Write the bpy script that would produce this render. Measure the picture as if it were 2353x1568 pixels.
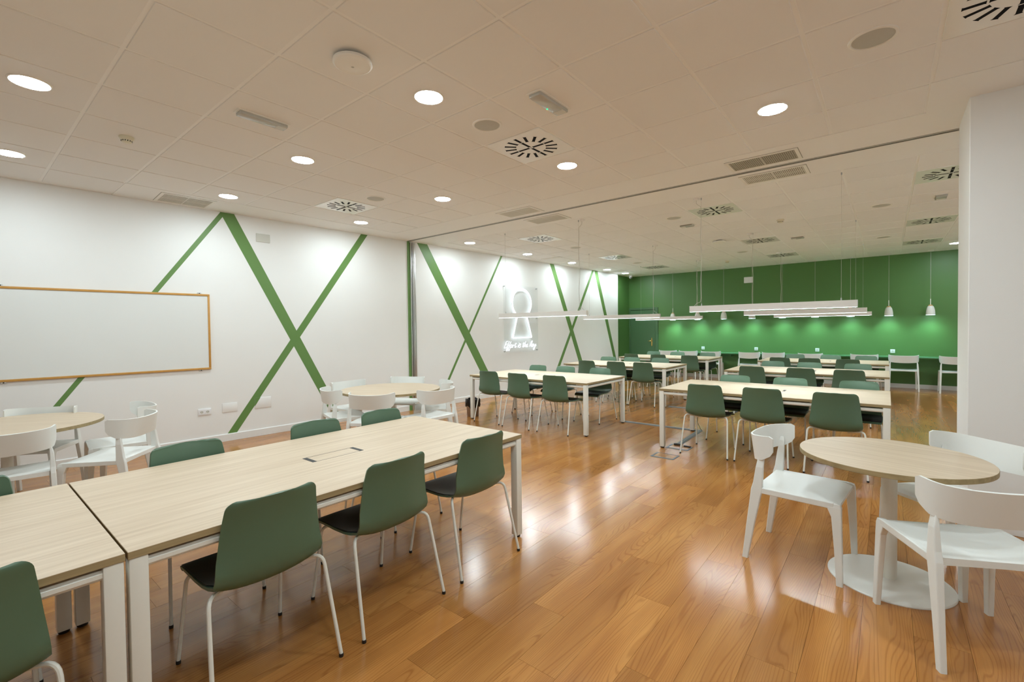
import bpy, bmesh, math, random
from mathutils import Vector, Matrix
random.seed(7)
for o in list(bpy.data.objects): bpy.data.objects.remove(o, do_unlink=True)
S = bpy.context.scene
COL = S.collection
# ------------------------------------------------------------------ camera, world, exposure
HC = 3.141            # ceiling height
CAMZ = 1.5023
FWD = Vector((-0.6307589, 0.7757107, -0.0203986))
RGT = Vector((0.7759700, 0.6306595, -0.0117973))
UPV = Vector((-0.0037133, 0.0232699, 0.9997223))
FPX = 1060.8438
cam_data = bpy.data.cameras.new('camera')
cam_data.sensor_fit = 'HORIZONTAL'; cam_data.sensor_width = 36.0
cam_data.lens = FPX / 2353 * 36.0
cam_data.shift_y = (777.2872 - 784.0) / 2353
cam_data.clip_start = 0.05; cam_data.clip_end = 60
cam = bpy.data.objects.new('camera', cam_data); COL.objects.link(cam)
M4 = Matrix.Identity(4)
for i in range(3):
    M4[i][0] = RGT[i]; M4[i][1] = UPV[i]; M4[i][2] = -FWD[i]
M4[2][3] = CAMZ
cam.matrix_world = M4
S.camera = cam
w = bpy.data.worlds.new('world'); S.world = w; w.use_nodes = True
w.node_tree.nodes['Background'].inputs[0].default_value = (0.8, 0.85, 0.9, 1)
w.node_tree.nodes['Background'].inputs[1].default_value = 0.15
S.view_settings.view_transform = 'Standard'; S.view_settings.look = 'None'
S.view_settings.exposure = 0.0; S.view_settings.gamma = 1.0
S.view_settings.use_curve_mapping = False
S.cycles.max_bounces = 10; S.cycles.diffuse_bounces = 6; S.cycles.glossy_bounces = 4
S.cycles.transparent_max_bounces = 12
DOWN_STRENGTH = 190.0
LINEAR_STRENGTH = 85.0
PENDANT_STRENGTH = 400.0
NEON_STRENGTH = 4.0

def project(p):
    d = Vector(p) - Vector((0, 0, CAMZ)); z = d.dot(FWD)
    if z < 0.05: return None
    return 1176.5 + FPX * d.dot(RGT) / z, 777.29 - FPX * d.dot(UPV) / z, z

# ------------------------------------------------------------------ materials
MAT = {}
def node_mat(name):
    m = bpy.data.materials.new(name); m.use_nodes = True
    nt = m.node_tree; b = nt.nodes['Principled BSDF']
    MAT[name] = m
    return m, nt, b
def N(nt, t, **k):
    n = nt.nodes.new(t)
    for a, v in k.items():
        if a.startswith('i_'): n.inputs[a[2:].replace('_', ' ')].default_value = v
        else: setattr(n, a, v)
    return n
def paint(name, col, rough=0.5, var=0.04, scale=40.0, bump=0.0, metal=0.0, spec=0.5, bscale=None):
    """plain finish with slight procedural mottling and fine relief"""
    m, nt, b = node_mat(name); L = nt.links.new
    tc = N(nt, 'ShaderNodeTexCoord')
    nz = N(nt, 'ShaderNodeTexNoise'); nz.inputs['Scale'].default_value = scale; nz.inputs['Detail'].default_value = 3
    L(tc.outputs['Object'], nz.inputs['Vector'])
    mr = N(nt, 'ShaderNodeMapRange'); mr.inputs['To Min'].default_value = 1 - var; mr.inputs['To Max'].default_value = 1 + var
    L(nz.outputs['Fac'], mr.inputs['Value'])
    mx = N(nt, 'ShaderNodeVectorMath', operation='SCALE'); mx.inputs[0].default_value = col
    L(mr.outputs[0], mx.inputs['Scale']); L(mx.outputs[0], b.inputs['Base Color'])
    b.inputs['Roughness'].default_value = rough; b.inputs['Metallic'].default_value = metal
    b.inputs['Specular IOR Level'].default_value = spec
    if bump:
        n2 = N(nt, 'ShaderNodeTexNoise'); n2.inputs['Scale'].default_value = bscale or scale * 6; n2.inputs['Detail'].default_value = 2
        L(tc.outputs['Object'], n2.inputs['Vector'])
        bp = N(nt, 'ShaderNodeBump'); bp.inputs['Strength'].default_value = bump; bp.inputs['Distance'].default_value = 0.002
        L(n2.outputs['Fac'], bp.inputs['Height']); L(bp.outputs[0], b.inputs['Normal'])
    return m
def emit(name, col, strength):
    m, nt, b = node_mat(name)
    nt.nodes.remove(b); e = N(nt, 'ShaderNodeEmission')
    e.inputs[0].default_value = (*col, 1); e.inputs[1].default_value = strength
    nt.links.new(e.outputs[0], nt.nodes['Material Output'].inputs[0])
    return m
WHITE = (0.84, 0.845, 0.83)
paint('wall_paint', WHITE, 0.55, 0.015, 3, 0.15, bscale=220)
paint('ceiling_plaster', (0.875, 0.875, 0.855), 0.7, 0.012, 3, 0.1, bscale=200)
paint('ceiling_grid', (0.90, 0.90, 0.88), 0.5, 0.01)
paint('green_wall', (0.085, 0.205, 0.052), 0.42, 0.03, 2.5, 0.12, bscale=180)
paint('green_stripe', (0.125, 0.25, 0.066), 0.45, 0.03, 4, 0.1, bscale=200)
paint('green_door', (0.075, 0.165, 0.075), 0.38, 0.03, 5)
paint('counter_green', (0.065, 0.21, 0.075), 0.35, 0.03, 5)
paint('white_trim', (0.80, 0.80, 0.78), 0.3, 0.01)
paint('white_plastic', (0.80, 0.815, 0.785), 0.38, 0.01, 20, 0.05, bscale=600)
paint('device_white', (0.86, 0.845, 0.79), 0.4, 0.01)
paint('cream_plastic', (0.72, 0.68, 0.52), 0.4, 0.02)
paint('plate_grey', (0.62, 0.62, 0.56), 0.4, 0.01)
paint('socket_white', (0.82, 0.83, 0.85), 0.3, 0.01)
paint('powder_white', (0.78, 0.77, 0.70), 0.35, 0.015, 60, 0.04, bscale=900)
paint('lamp_white', (0.80, 0.79, 0.76), 0.35, 0.01)
paint('shell_green', (0.078, 0.148, 0.088), 0.38, 0.03, 30, 0.05, spec=0.65, bscale=900)
paint('pad_dark', (0.012, 0.015, 0.014), 0.42, 0.1, 60, 0.1, bscale=700)
paint('rubber_black', (0.012, 0.012, 0.012), 0.5, 0.05)
paint('slot_black', (0.005, 0.005, 0.006), 0.7, 0.05, spec=0.1)
paint('diffuser_plate', (0.86, 0.865, 0.83), 0.22, 0.01)
paint('dark_gap', (0.02, 0.019, 0.016), 0.6, 0.05)
paint('speaker_mesh', (0.52, 0.52, 0.47), 0.6, 0.06, 300, 0.2, bscale=900)
paint('louvre', (0.74, 0.72, 0.64), 0.5, 0.02)
paint('louvre_dark', (0.46, 0.44, 0.36), 0.5, 0.02)
paint('louvre_back', (0.26, 0.24, 0.19), 0.6, 0.02)
paint('aluminium', (0.62, 0.63, 0.62), 0.3, 0.03, 80, 0.0, metal=0.85)
paint('track_grey', (0.40, 0.40, 0.37), 0.45, 0.03)
paint('steel', (0.45, 0.45, 0.45), 0.3, 0.05, 60, 0.0, metal=1.0)
paint('brass', (0.72, 0.50, 0.16), 0.25, 0.05, 60, 0.0, metal=1.0)
paint('channel_grey', (0.16, 0.18, 0.185), 0.5, 0.08, 40)
paint('cable_green', (0.05, 0.12, 0.03), 0.5, 0.05)
paint('cable_clear', (0.55, 0.53, 0.48), 0.4, 0.02)
paint('floor_under', (0.10, 0.05, 0.02), 0.8)
paint('whiteboard', (0.78, 0.80, 0.785), 0.22, 0.008, 3)
paint('bin_mesh', (0.34, 0.25, 0.18), 0.35, 0.25, 90, 0.3, metal=0.6, bscale=160)
paint('bin_bag', (0.008, 0.008, 0.009), 0.22, 0.1, 20, 0.6, bscale=25)
paint('wood_ring', (0.62, 0.38, 0.16), 0.5, 0.15, 30)
paint('frame_wood', (0.56, 0.29, 0.065), 0.4, 0.10, 25, 0.05)
paint('lens_grey', (0.50, 0.50, 0.46), 0.15, 0.08, 30)
paint('lens_dark', (0.10, 0.095, 0.08), 0.2, 0.1, 30)
emit('lamp_glow', (0.815, 0.95, 1.0), DOWN_STRENGTH)
emit('linear_glow', (0.81, 0.95, 1.0), LINEAR_STRENGTH)
emit('pendant_glow', (0.52, 0.88, 1.0), PENDANT_STRENGTH)
emit('neon_glow', (0.80, 0.90, 1.0), NEON_STRENGTH)
emit('neon_text', (0.84, 0.92, 1.0), NEON_STRENGTH * 0.6)
emit('led_green', (0.02, 1.0, 0.25), 3.0)

def acrylic():
    m, nt, b = node_mat('acrylic'); L = nt.links.new
    tr = N(nt, 'ShaderNodeBsdfTransparent'); tr.inputs[0].default_value = (0.985, 0.99, 0.99, 1)
    gl = N(nt, 'ShaderNodeBsdfGlossy'); gl.inputs['Roughness'].default_value = 0.04
    lw = N(nt, 'ShaderNodeLayerWeight'); lw.inputs[0].default_value = 0.12
    mr = N(nt, 'ShaderNodeMapRange'); mr.inputs['To Min'].default_value = 0.025; mr.inputs['To Max'].default_value = 0.12; L(lw.outputs['Facing'], mr.inputs['Value'])
    mx = N(nt, 'ShaderNodeMixShader'); L(mr.outputs[0], mx.inputs[0]); L(tr.outputs[0], mx.inputs[1]); L(gl.outputs[0], mx.inputs[2])
    L(mx.outputs[0], nt.nodes['Material Output'].inputs[0]); nt.nodes.remove(b)
acrylic()

def tile_mat():
    m, nt, b = node_mat('tile'); L = nt.links.new
    b.inputs['Roughness'].default_value = 0.75
    tc = N(nt, 'ShaderNodeTexCoord'); oi = N(nt, 'ShaderNodeObjectInfo')
    geo = N(nt, 'ShaderNodeNewGeometry')
    v = N(nt, 'ShaderNodeTexVoronoi'); v.inputs['Scale'].default_value = 160; v.inputs['Randomness'].default_value = 0.0
    L(geo.outputs['Position'], v.inputs['Vector'])
    bp = N(nt, 'ShaderNodeBump'); bp.inputs['Strength'].default_value = 0.12; bp.inputs['Distance'].default_value = 0.001
    L(v.outputs['Distance'], bp.inputs['Height']); L(bp.outputs[0], b.inputs['Normal'])
    ad = N(nt, 'ShaderNodeMath', operation='ADD'); L(oi.outputs['Random'], ad.inputs[0]); L(geo.outputs['Random Per Island'], ad.inputs[1])
    mr = N(nt, 'ShaderNodeMapRange'); mr.inputs['From Max'].default_value = 2.0; mr.inputs['To Min'].default_value = 0.97; mr.inputs['To Max'].default_value = 1.02
    L(ad.outputs[0], mr.inputs['Value'])
    sc = N(nt, 'ShaderNodeVectorMath', operation='SCALE'); sc.inputs[0].default_value = (0.86, 0.855, 0.835)
    L(mr.outputs[0], sc.inputs['Scale']); L(sc.outputs[0], b.inputs['Base Color'])
tile_mat()

def floor_mat():
    m, nt, b = node_mat('plank_wood'); L = nt.links.new
    geo = N(nt, 'ShaderNodeNewGeometry'); oi = N(nt, 'ShaderNodeObjectInfo')
    a1 = N(nt, 'ShaderNodeMath', operation='MULTIPLY'); a1.inputs[1].default_value = 7.31; L(oi.outputs['Random'], a1.inputs[0])
    a2 = N(nt, 'ShaderNodeMath', operation='MULTIPLY_ADD'); a2.inputs[1].default_value = 5.17; L(geo.outputs['Random Per Island'], a2.inputs[0]); L(a1.outputs[0], a2.inputs[2])
    fr = N(nt, 'ShaderNodeMath', operation='FRACT'); L(a2.outputs[0], fr.inputs[0])
    rnd = fr.outputs[0]
    mz = N(nt, 'ShaderNodeMath', operation='MULTIPLY'); mz.inputs[1].default_value = 40; L(rnd, mz.inputs[0])
    cz = N(nt, 'ShaderNodeCombineXYZ'); L(mz.outputs[0], cz.inputs[2])
    sc = N(nt, 'ShaderNodeVectorMath', operation='MULTIPLY'); sc.inputs[1].default_value = (5.5, 0.62, 1.0); L(geo.outputs['Position'], sc.inputs[0])
    ad = N(nt, 'ShaderNodeVectorMath', operation='ADD'); L(sc.outputs[0], ad.inputs[0]); L(cz.outputs[0], ad.inputs[1])
    n1 = N(nt, 'ShaderNodeTexNoise'); n1.inputs['Scale'].default_value = 1.0; n1.inputs['Detail'].default_value = 1.5; n1.inputs['Roughness'].default_value = 0.45; n1.inputs['Distortion'].default_value = 0.5
    L(ad.outputs[0], n1.inputs['Vector'])
    # growth rings: contour lines of the stretched noise
    sx = N(nt, 'ShaderNodeSeparateXYZ'); L(geo.outputs['Position'], sx.inputs[0])
    lin = N(nt, 'ShaderNodeMath', operation='MULTIPLY'); lin.inputs[1].default_value = 420; L(sx.outputs[0], lin.inputs[0])
    mu = N(nt, 'ShaderNodeMath', operation='MULTIPLY_ADD'); mu.inputs[1].default_value = 150; L(n1.outputs['Fac'], mu.inputs[0]); L(lin.outputs[0], mu.inputs[2])
    sn = N(nt, 'ShaderNodeMath', operation='SINE'); L(mu.outputs[0], sn.inputs[0])
    r1 = N(nt, 'ShaderNodeMapRange'); r1.inputs['From Min'].default_value = -0.1; r1.inputs['From Max'].default_value = 1.0; L(sn.outputs[0], r1.inputs['Value'])
    pw = N(nt, 'ShaderNodeMath', operation='POWER'); pw.inputs[1].default_value = 3.0; L(r1.outputs[0], pw.inputs[0])
    # fine fibre
    s2 = N(nt, 'ShaderNodeVectorMath', operation='MULTIPLY'); s2.inputs[1].default_value = (160, 5, 1); L(geo.outputs['Position'], s2.inputs[0])
    ad2 = N(nt, 'ShaderNodeVectorMath', operation='ADD'); L(s2.outputs[0], ad2.inputs[0]); L(cz.outputs[0], ad2.inputs[1])
    n2 = N(nt, 'ShaderNodeTexNoise'); n2.inputs['Scale'].default_value = 1.0; n2.inputs['Detail'].default_value = 3; L(ad2.outputs[0], n2.inputs['Vector'])
    # broad tone
    s3 = N(nt, 'ShaderNodeVectorMath', operation='MULTIPLY'); s3.inputs[1].default_value = (9, 1.4, 1); L(geo.outputs['Position'], s3.inputs[0])
    ad3 = N(nt, 'ShaderNodeVectorMath', operation='ADD'); L(s3.outputs[0], ad3.inputs[0]); L(cz.outputs[0], ad3.inputs[1])
    n3 = N(nt, 'ShaderNodeTexNoise'); n3.inputs['Scale'].default_value = 0.8; n3.inputs['Detail'].default_value = 2; L(ad3.outputs[0], n3.inputs['Vector'])
    cr = N(nt, 'ShaderNodeValToRGB'); L(n3.outputs['Fac'], cr.inputs[0])
    e = cr.color_ramp.elements; e[0].position = 0.22; e[0].color = (0.345, 0.138, 0.036, 1); e[1].position = 0.78; e[1].color = (0.54, 0.255, 0.072, 1)
    e2 = cr.color_ramp.elements.new(0.5); e2.color = (0.440, 0.190, 0.050, 1)
    mixr = N(nt, 'ShaderNodeMix', data_type='RGBA', blend_type='MULTIPLY')
    fm = N(nt, 'ShaderNodeMath', operation='MULTIPLY'); fm.inputs[1].default_value = 0.40; L(pw.outputs[0], fm.inputs[0])
    L(fm.outputs[0], mixr.inputs[0]); L(cr.outputs[0], mixr.inputs[6]); mixr.inputs[7].default_value = (0.50, 0.36, 0.26, 1)
    f2 = N(nt, 'ShaderNodeMapRange'); f2.inputs['To Min'].default_value = 0.84; f2.inputs['To Max'].default_value = 1.14; L(n2.outputs['Fac'], f2.inputs['Value'])
    pv = N(nt, 'ShaderNodeMapRange'); pv.inputs['To Min'].default_value = 0.84; pv.inputs['To Max'].default_value = 1.12; L(rnd, pv.inputs['Value'])
    mm = N(nt, 'ShaderNodeMath', operation='MULTIPLY'); L(f2.outputs[0], mm.inputs[0]); L(pv.outputs[0], mm.inputs[1])
    fin = N(nt, 'ShaderNodeVectorMath', operation='SCALE'); L(mixr.outputs[2], fin.inputs[0]); L(mm.outputs[0], fin.inputs['Scale'])
    L(fin.outputs[0], b.inputs['Base Color'])
    b.inputs['Roughness'].default_value = 0.24
    rr = N(nt, 'ShaderNodeMapRange'); rr.inputs['To Min'].default_value = 0.17; rr.inputs['To Max'].default_value = 0.20; L(n3.outputs['Fac'], rr.inputs['Value']); L(rr.outputs[0], b.inputs['Roughness'])
floor_mat()

def oak(name, c0, c1, along, rough=0.42):
    """pale oak laminate; grain runs along the given local axis"""
    m, nt, b = node_mat(name); L = nt.links.new
    tc = N(nt, 'ShaderNodeTexCoord'); oi = N(nt, 'ShaderNodeObjectInfo')
    k = (1.6, 42, 42) if along == 'x' else (42, 1.6, 42)
    mz = N(nt, 'ShaderNodeMath', operation='MULTIPLY'); mz.inputs[1].default_value = 30; L(oi.outputs['Random'], mz.inputs[0])
    cz = N(nt, 'ShaderNodeCombineXYZ'); L(mz.outputs[0], cz.inputs[2])
    sc = N(nt, 'ShaderNodeVectorMath', operation='MULTIPLY'); sc.inputs[1].default_value = k; L(tc.outputs['Object'], sc.inputs[0])
    ad = N(nt, 'ShaderNodeVectorMath', operation='ADD'); L(sc.outputs[0], ad.inputs[0]); L(cz.outputs[0], ad.inputs[1])
    n1 = N(nt, 'ShaderNodeTexNoise'); n1.inputs['Scale'].default_value = 1; n1.inputs['Detail'].default_value = 6; n1.inputs['Roughness'].default_value = 0.6
    L(ad.outputs[0], n1.inputs['Vector'])
    cr = N(nt, 'ShaderNodeValToRGB'); L(n1.outputs['Fac'], cr.inputs[0])
    e = cr.color_ramp.elements; e[0].position = 0.3; e[0].color = (*c0, 1); e[1].position = 0.68; e[1].color = (*c1, 1)
    L(cr.outputs[0], b.inputs['Base Color']); b.inputs['Roughness'].default_value = rough
    b.inputs['Specular IOR Level'].default_value = 0.4
oak('oak_x', (0.53, 0.41, 0.285), (0.665, 0.545, 0.405), 'x')
oak('oak_y', (0.53, 0.41, 0.285), (0.665, 0.545, 0.405), 'y')
oak('oak_edge', (0.27, 0.205, 0.10), (0.40, 0.31, 0.165), 'x', 0.5)
# ------------------------------------------------------------------ geometry helpers
def bx(bm, a, b, bev=0.0, seg=1, mi=0):
    """axis-aligned box from corner a to corner b"""
    r = bmesh.ops.create_cube(bm, size=1.0)
    vs = r['verts']
    for v in vs:
        v.co = Vector(((a[0] + b[0]) / 2 + v.co.x * (b[0] - a[0]), (a[1] + b[1]) / 2 + v.co.y * (b[1] - a[1]), (a[2] + b[2]) / 2 + v.co.z * (b[2] - a[2])))
    fs = set(f for v in vs for f in v.link_faces)
    for f in fs: f.material_index = mi
    if bev > 0:
        es = list(set(e for v in vs for e in v.link_edges))
        bmesh.ops.bevel(bm, geom=es, offset=bev, segments=seg, affect='EDGES', profile=0.5)
    return vs
def loft(bm, rings, closed=True, caps=True, mi=0):
    R = [[bm.verts.new(p) for p in ring] for ring in rings]
    n = len(R[0]); fs = []
    for i in range(len(R) - 1):
        for j in range(n if closed else n - 1):
            k = (j + 1) % n
            fs.append(bm.faces.new((R[i][j], R[i][k], R[i + 1][k], R[i + 1][j])))
    if caps and closed:
        fs.append(bm.faces.new(list(reversed(R[0])))); fs.append(bm.faces.new(R[-1]))
    for f in fs: f.material_index = mi
    return R
def tube(bm, pts, r, n=8, caps=True, closed=False):
    pts = [Vector(p) for p in pts]; m = len(pts)
    T = []
    for i in range(m):
        if closed: t = pts[(i + 1) % m] - pts[(i - 1) % m]
        else: t = pts[min(i + 1, m - 1)] - pts[max(i - 1, 0)]
        T.append(t.normalized())
    u = T[0].orthogonal().normalized(); rings = []
    for i in range(m):
        u = (u - T[i] * u.dot(T[i])); u = u.normalized() if u.length > 1e-6 else T[i].orthogonal().normalized()
        v = T[i].cross(u); rr = r[i] if isinstance(r, (list, tuple)) else r
        rings.append([pts[i] + (u * math.cos(2 * math.pi * k / n) + v * math.sin(2 * math.pi * k / n)) * rr for k in range(n)])
    if closed: rings.append(rings[0]); caps = False
    loft(bm, rings, True, caps)
def bend(p0, p1, p2, r, k=5):
    """points of p0-p1-p2 with the corner at p1 rounded"""
    p0, p1, p2 = Vector(p0), Vector(p1), Vector(p2)
    a = p1 + (p0 - p1).normalized() * r; c = p1 + (p2 - p1).normalized() * r
    out = [p0]
    for i in range(k + 1):
        t = i / k; out.append(a * (1 - t) ** 2 + p1 * 2 * t * (1 - t) + c * t * t)
    return out + [p2]
def lathe(bm, prof, n=24, c=(0, 0, 0), mi=0, caps=True):
    rings = [[(c[0] + r * math.cos(2 * math.pi * k / n), c[1] + r * math.sin(2 * math.pi * k / n), c[2] + z) for k in range(n)] for r, z in prof]
    loft(bm, rings, True, caps, mi)
def prism(bm, poly, z0, z1, mi=0):
    loft(bm, [[(x, y, z0) for x, y in poly], [(x, y, z1) for x, y in poly]], True, True, mi)
def disc(bm, r, z, n=24, c=(0, 0), down=True, mi=0):
    vs = [bm.verts.new((c[0] + r * math.cos(2 * math.pi * k / n), c[1] + r * math.sin(2 * math.pi * k / n), z)) for k in range(n)]
    if down: vs.reverse()
    bm.faces.new(vs).material_index = mi
def to_mesh(name, bm, mats, smooth=False, recalc=True):
    if recalc: bmesh.ops.recalc_face_normals(bm, faces=bm.faces[:])
    me = bpy.data.meshes.new(name); bm.to_mesh(me); bm.free()
    for m in (mats if isinstance(mats, (list, tuple)) else [mats]): me.materials.append(MAT[m])
    if smooth:
        me.polygons.foreach_set('use_smooth', [True] * len(me.polygons))
        me.set_sharp_from_angle(angle=math.radians(38))
    return me
def link(name, data, parent=None, loc=None, rz=None):
    o = bpy.data.objects.new(name, data); COL.objects.link(o)
    if parent: o.parent = parent
    if loc is not None: o.location = loc
    if rz is not None: o.rotation_euler = (0, 0, rz)
    return o
def part(name, build, mats, parent=None, smooth=False, recalc=True, loc=None, rz=None):
    bm = bmesh.new(); build(bm)
    return link(name, to_mesh(name, bm, mats, smooth, recalc), parent, loc, rz)
def tag(o, label, cat, group=None, kind=None):
    if label: o['label'] = label
    if cat: o['category'] = cat
    if group: o['group'] = group
    if kind: o['kind'] = kind
    return o
def thing(name, label, cat, loc=(0, 0, 0), rz=0.0, group=None):
    return tag(link(name, None, None, loc, rz), label, cat, group)
def struct(o): o['kind'] = 'structure'; return o
def dup(root, loc, rz, label, group=None):
    r = root.copy(); COL.objects.link(r); r.location = loc; r.rotation_euler = (0, 0, rz)
    r['label'] = label
    if group: r['group'] = group
    for ch in root.children:
        c = ch.copy(); COL.objects.link(c); c.parent = r
        for g in ch.children:
            d = g.copy(); COL.objects.link(d); d.parent = c
    return r
class Proto:
    """first placement uses the original, later ones copy it with its parts"""
    def __init__(s, make): s.make = make; s.root = None
    def put(s, loc, rz, label, group=None):
        if s.root is None:
            s.root = s.make(); s.root.location = loc; s.root.rotation_euler = (0, 0, rz); s.root['label'] = label
            if group: s.root['group'] = group
            return s.root
        return dup(s.root, loc, rz, label, group)

# ------------------------------------------------------------------ the room
MW = 0.0566                                   # the long left wall runs slightly askew to the ceiling grid
def xw(y): return -6.888 + MW * (y - 5.5)
WROT = -math.atan(MW)
YB = 14.2; XR = 2.66; YN = -3.2
YC = 13.14; XC = -6.58                        # green corner return
YP0, YP1, XP = 4.73, 5.38, 0.459              # white block on the right

def b(bm): bx(bm, (-7.6, YN - 0.15, -0.12), (XR + 0.15, YB + 0.15, -0.013))
floor = struct(part('floor', b, 'floor_under'))
# laminate planks, 0.2 x 1.2 m, each its own board
PW, PL, GAP = 0.2, 1.2, 0.0011
known = {0: 0.65, 1: 1.08, 2: 0.21, 3: 0.67, 4: 0.02, 5: 0.414, 6: 0.80, 7: 0.10, 8: 0.47}
planks = []
for k in range(-15, 37):
    x1 = -0.097 - PW * k; x0 = x1 - PW
    if x1 > XR + 0.1 or x0 < -7.45: continue
    off = known.get(k, random.random() * PL)
    y = off - 5 * PL
    while y < YB:
        a, c = max(y, YN), min(y + PL, YB)
        if c - a > 0.02: planks.append((x0, a, x1, c))
        y += PL
def rank(r, z):
    pts = [project((x, y, z)) for x in (r[0], r[2]) for y in (r[1], r[3])]
    cc = project(((r[0] + r[2]) / 2, (r[1] + r[3]) / 2, z))
    if any(p is None for p in pts): 
        return 0
    if not any(-60 < p[0] < 2413 and -60 < p[1] < 1628 for p in pts): return 0
    (ax, ay, _), (bx_, by, _), (cx, cy, _), (dx, dy, _) = pts[0], pts[1], pts[3], pts[2]
    P = [(ax, ay), (bx_, by), (cx, cy), (dx, dy)]
    A = 0
    for i in range(4): A += P[i][0] * P[(i + 1) % 4][1] - P[(i + 1) % 4][0] * P[i][1]
    return abs(A)
def field(rects, z0, z1, zface, gapx, gapy, single, joined, mat, parent, limit=298, bev=0.0):
    rects = sorted(rects, key=lambda r: -rank(r, zface)); cache = {}
    nsingle = min(limit, sum(1 for r in rects if rank(r, zface) > 0))
    for r in rects[:nsingle]:
        key = (round(r[2] - r[0], 4), round(r[3] - r[1], 4))
        if key not in cache:
            bm = bmesh.new(); bx(bm, (-key[0] / 2 + gapx, -key[1] / 2 + gapy, z0), (key[0] / 2 - gapx, key[1] / 2 - gapy, z1), bev)
            cache[key] = to_mesh(single, bm, mat)
        link(single, cache[key], parent, ((r[0] + r[2]) / 2, (r[1] + r[3]) / 2, 0))
    if len(rects) > nsingle:
        bm = bmesh.new()
        for r in rects[nsingle:]: bx(bm, (r[0] + gapx, r[1] + gapy, z0), (r[2] - gapx, r[3] - gapy, z1))
        o = link(joined, to_mesh(joined, bm, mat), parent); o['kind'] = 'stuff'
field(planks, -0.012, 0.0, 0.0, GAP / 2, GAP / 2, 'floor_plank', 'distant_planks', 'plank_wood', floor)

# walls
def b(bm): prism(bm, [(-7.75, YN - 0.15), (xw(YN - 0.15), YN - 0.15), (xw(YC), YC), (XC, YC), (XC, YB + 0.1), (-7.75, YB + 0.1)], 0, HC + 0.1)
wall_left = struct(part('wall_left', b, 'wall_paint'))
def b(bm): bx(bm, (XC - 0.005, YC + 0.002, 0.0), (XC + 0.004, YB, HC))
struct(part('wall_corner', b, 'green_wall'))
def b(bm): bx(bm, (XC - 0.3, YB, 0), (XR + 0.15, YB + 0.15, HC + 0.1))
wall_back = struct(part('wall_back', b, 'green_wall'))
def b(bm): bx(bm, (XP, YP0, 0), (XR, YP1, HC + 0.02), 0.004)
wall_right = struct(part('wall_right', b, 'wall_paint'))
def b(bm): bx(bm, (XR, YN - 0.15, 0), (XR + 0.15, YB + 0.15, HC + 0.1))
struct(part('wall_side', b, 'wall_paint'))
def b(bm): bx(bm, (-7.7, YN - 0.15, 0), (XR + 0.15, YN, HC + 0.1))
struct(part('wall_rear', b, 'wall_paint'))
# painted stripes on the left wall: (y,z) of the top edge and bottom edge
def stripe(ytl, ytr, ybl, ybr, zt, zb, off):
    def b(bm):
        P = [(ytl, zt), (ytr, zt), (ybr, zb), (ybl, zb)]
        loft(bm, [[(xw(y) - 0.002, y, z) for y, z in P], [(xw(y) + off, y, z) for y, z in P]])
    part('painted_stripe', b, 'green_stripe', wall_left)
def line_stripe(a_top, a_low, b_top, b_low, off, zt=HC - 0.001, zb=0.1):
    """a = left edge, b = right edge, each given by two (y,z) points"""
    def at(p, q, z): return p[0] + (q[0] - p[0]) * (z - p[1]) / (q[1] - p[1])
    stripe(at(a_top, a_low, zt), at(b_top, b_low, zt), at(a_top, a_low, zb), at(b_top, b_low, zb), zt, zb, off)
line_stripe((2.44, 3.077), (3.819, 0.361), (2.582, 3.14), (3.851, 0.609), 0.0012)
line_stripe((2.415, 3.14), (0.746, 0.706), (2.44, 3.077), (0.8, 0.701), 0.0015)
line_stripe((4.513, 3.148), (2.442, 0.105), (4.635, 3.149), (2.558, 0.105), 0.0018)
line_stripe((5.657, 3.14), (7.244, 0.605), (5.89, 3.143), (7.478, 0.6), 0.0021)
line_stripe((7.937, 3.149), (6.347, 0.495), (7.991, 3.15), (6.404, 0.49), 0.0024)
line_stripe((9.725, 3.153), (10.958, 0.63), (9.887, 3.157), (11.142, 0.619), 0.0027)
line_stripe((11.693, 3.144), (9.931, 0.388), (11.798, 3.144), (10.041, 0.38), 0.0030)
line_stripe((11.804, 3.138), (12.818, 0.658), (11.975, 3.136), (13.028, 0.493), 0.0033)
# baseboards
def bbl(y0, y1):
    def b(bm):
        P = [(0, 0), (0.014, 0), (0.014, 0.092), (0.008, 0.1), (0, 0.1)]
        loft(bm, [[(xw(y) + px, y, pz) for px, pz in P] for y in (y0, y1)])
    return b
struct(part('baseboard_left', bbl(YN, 5.40), 'white_trim'))
struct(part('baseboard_left', bbl(5.62, YC), 'white_trim'))
def b(bm): bx(bm, (-5.59, YB - 0.014, 0), (XR, YB, 0.1), 0.003)
struct(part('baseboard_back', b, 'white_trim'))
def b(bm): bx(bm, (XP - 0.002, YP0 - 0.012, 0), (XR, YP0, 0.085), 0.003)
struct(part('baseboard_right', b, 'white_trim'))
# jamb of the folding partition: green post, then fluted aluminium profile
def b(bm): bx(bm, (xw(5.43) - 0.05, 5.432, 0), (xw(5.45) + 0.022, 5.474, HC))
struct(part('trim_1', b, 'green_stripe'))
t2 = struct(thing('trim_2', None, None))
def b(bm): bx(bm, (xw(5.5) - 0.05, 5.474, 0), (xw(5.5) + 0.012, 5.60, HC - 0.02))
part('profile_back', b, 'aluminium', t2)
for y0, y1, d in ((5.474, 5.495, 0.045), (5.513, 5.53, 0.05), (5.553, 5.60, 0.03)):
    def b(bm): bx(bm, (xw(5.5) - 0.03, y0, 0), (xw(5.5) + d, y1, HC - 0.02), 0.006, 2)
    part('rib', b, 'aluminium', t2, True)

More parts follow.
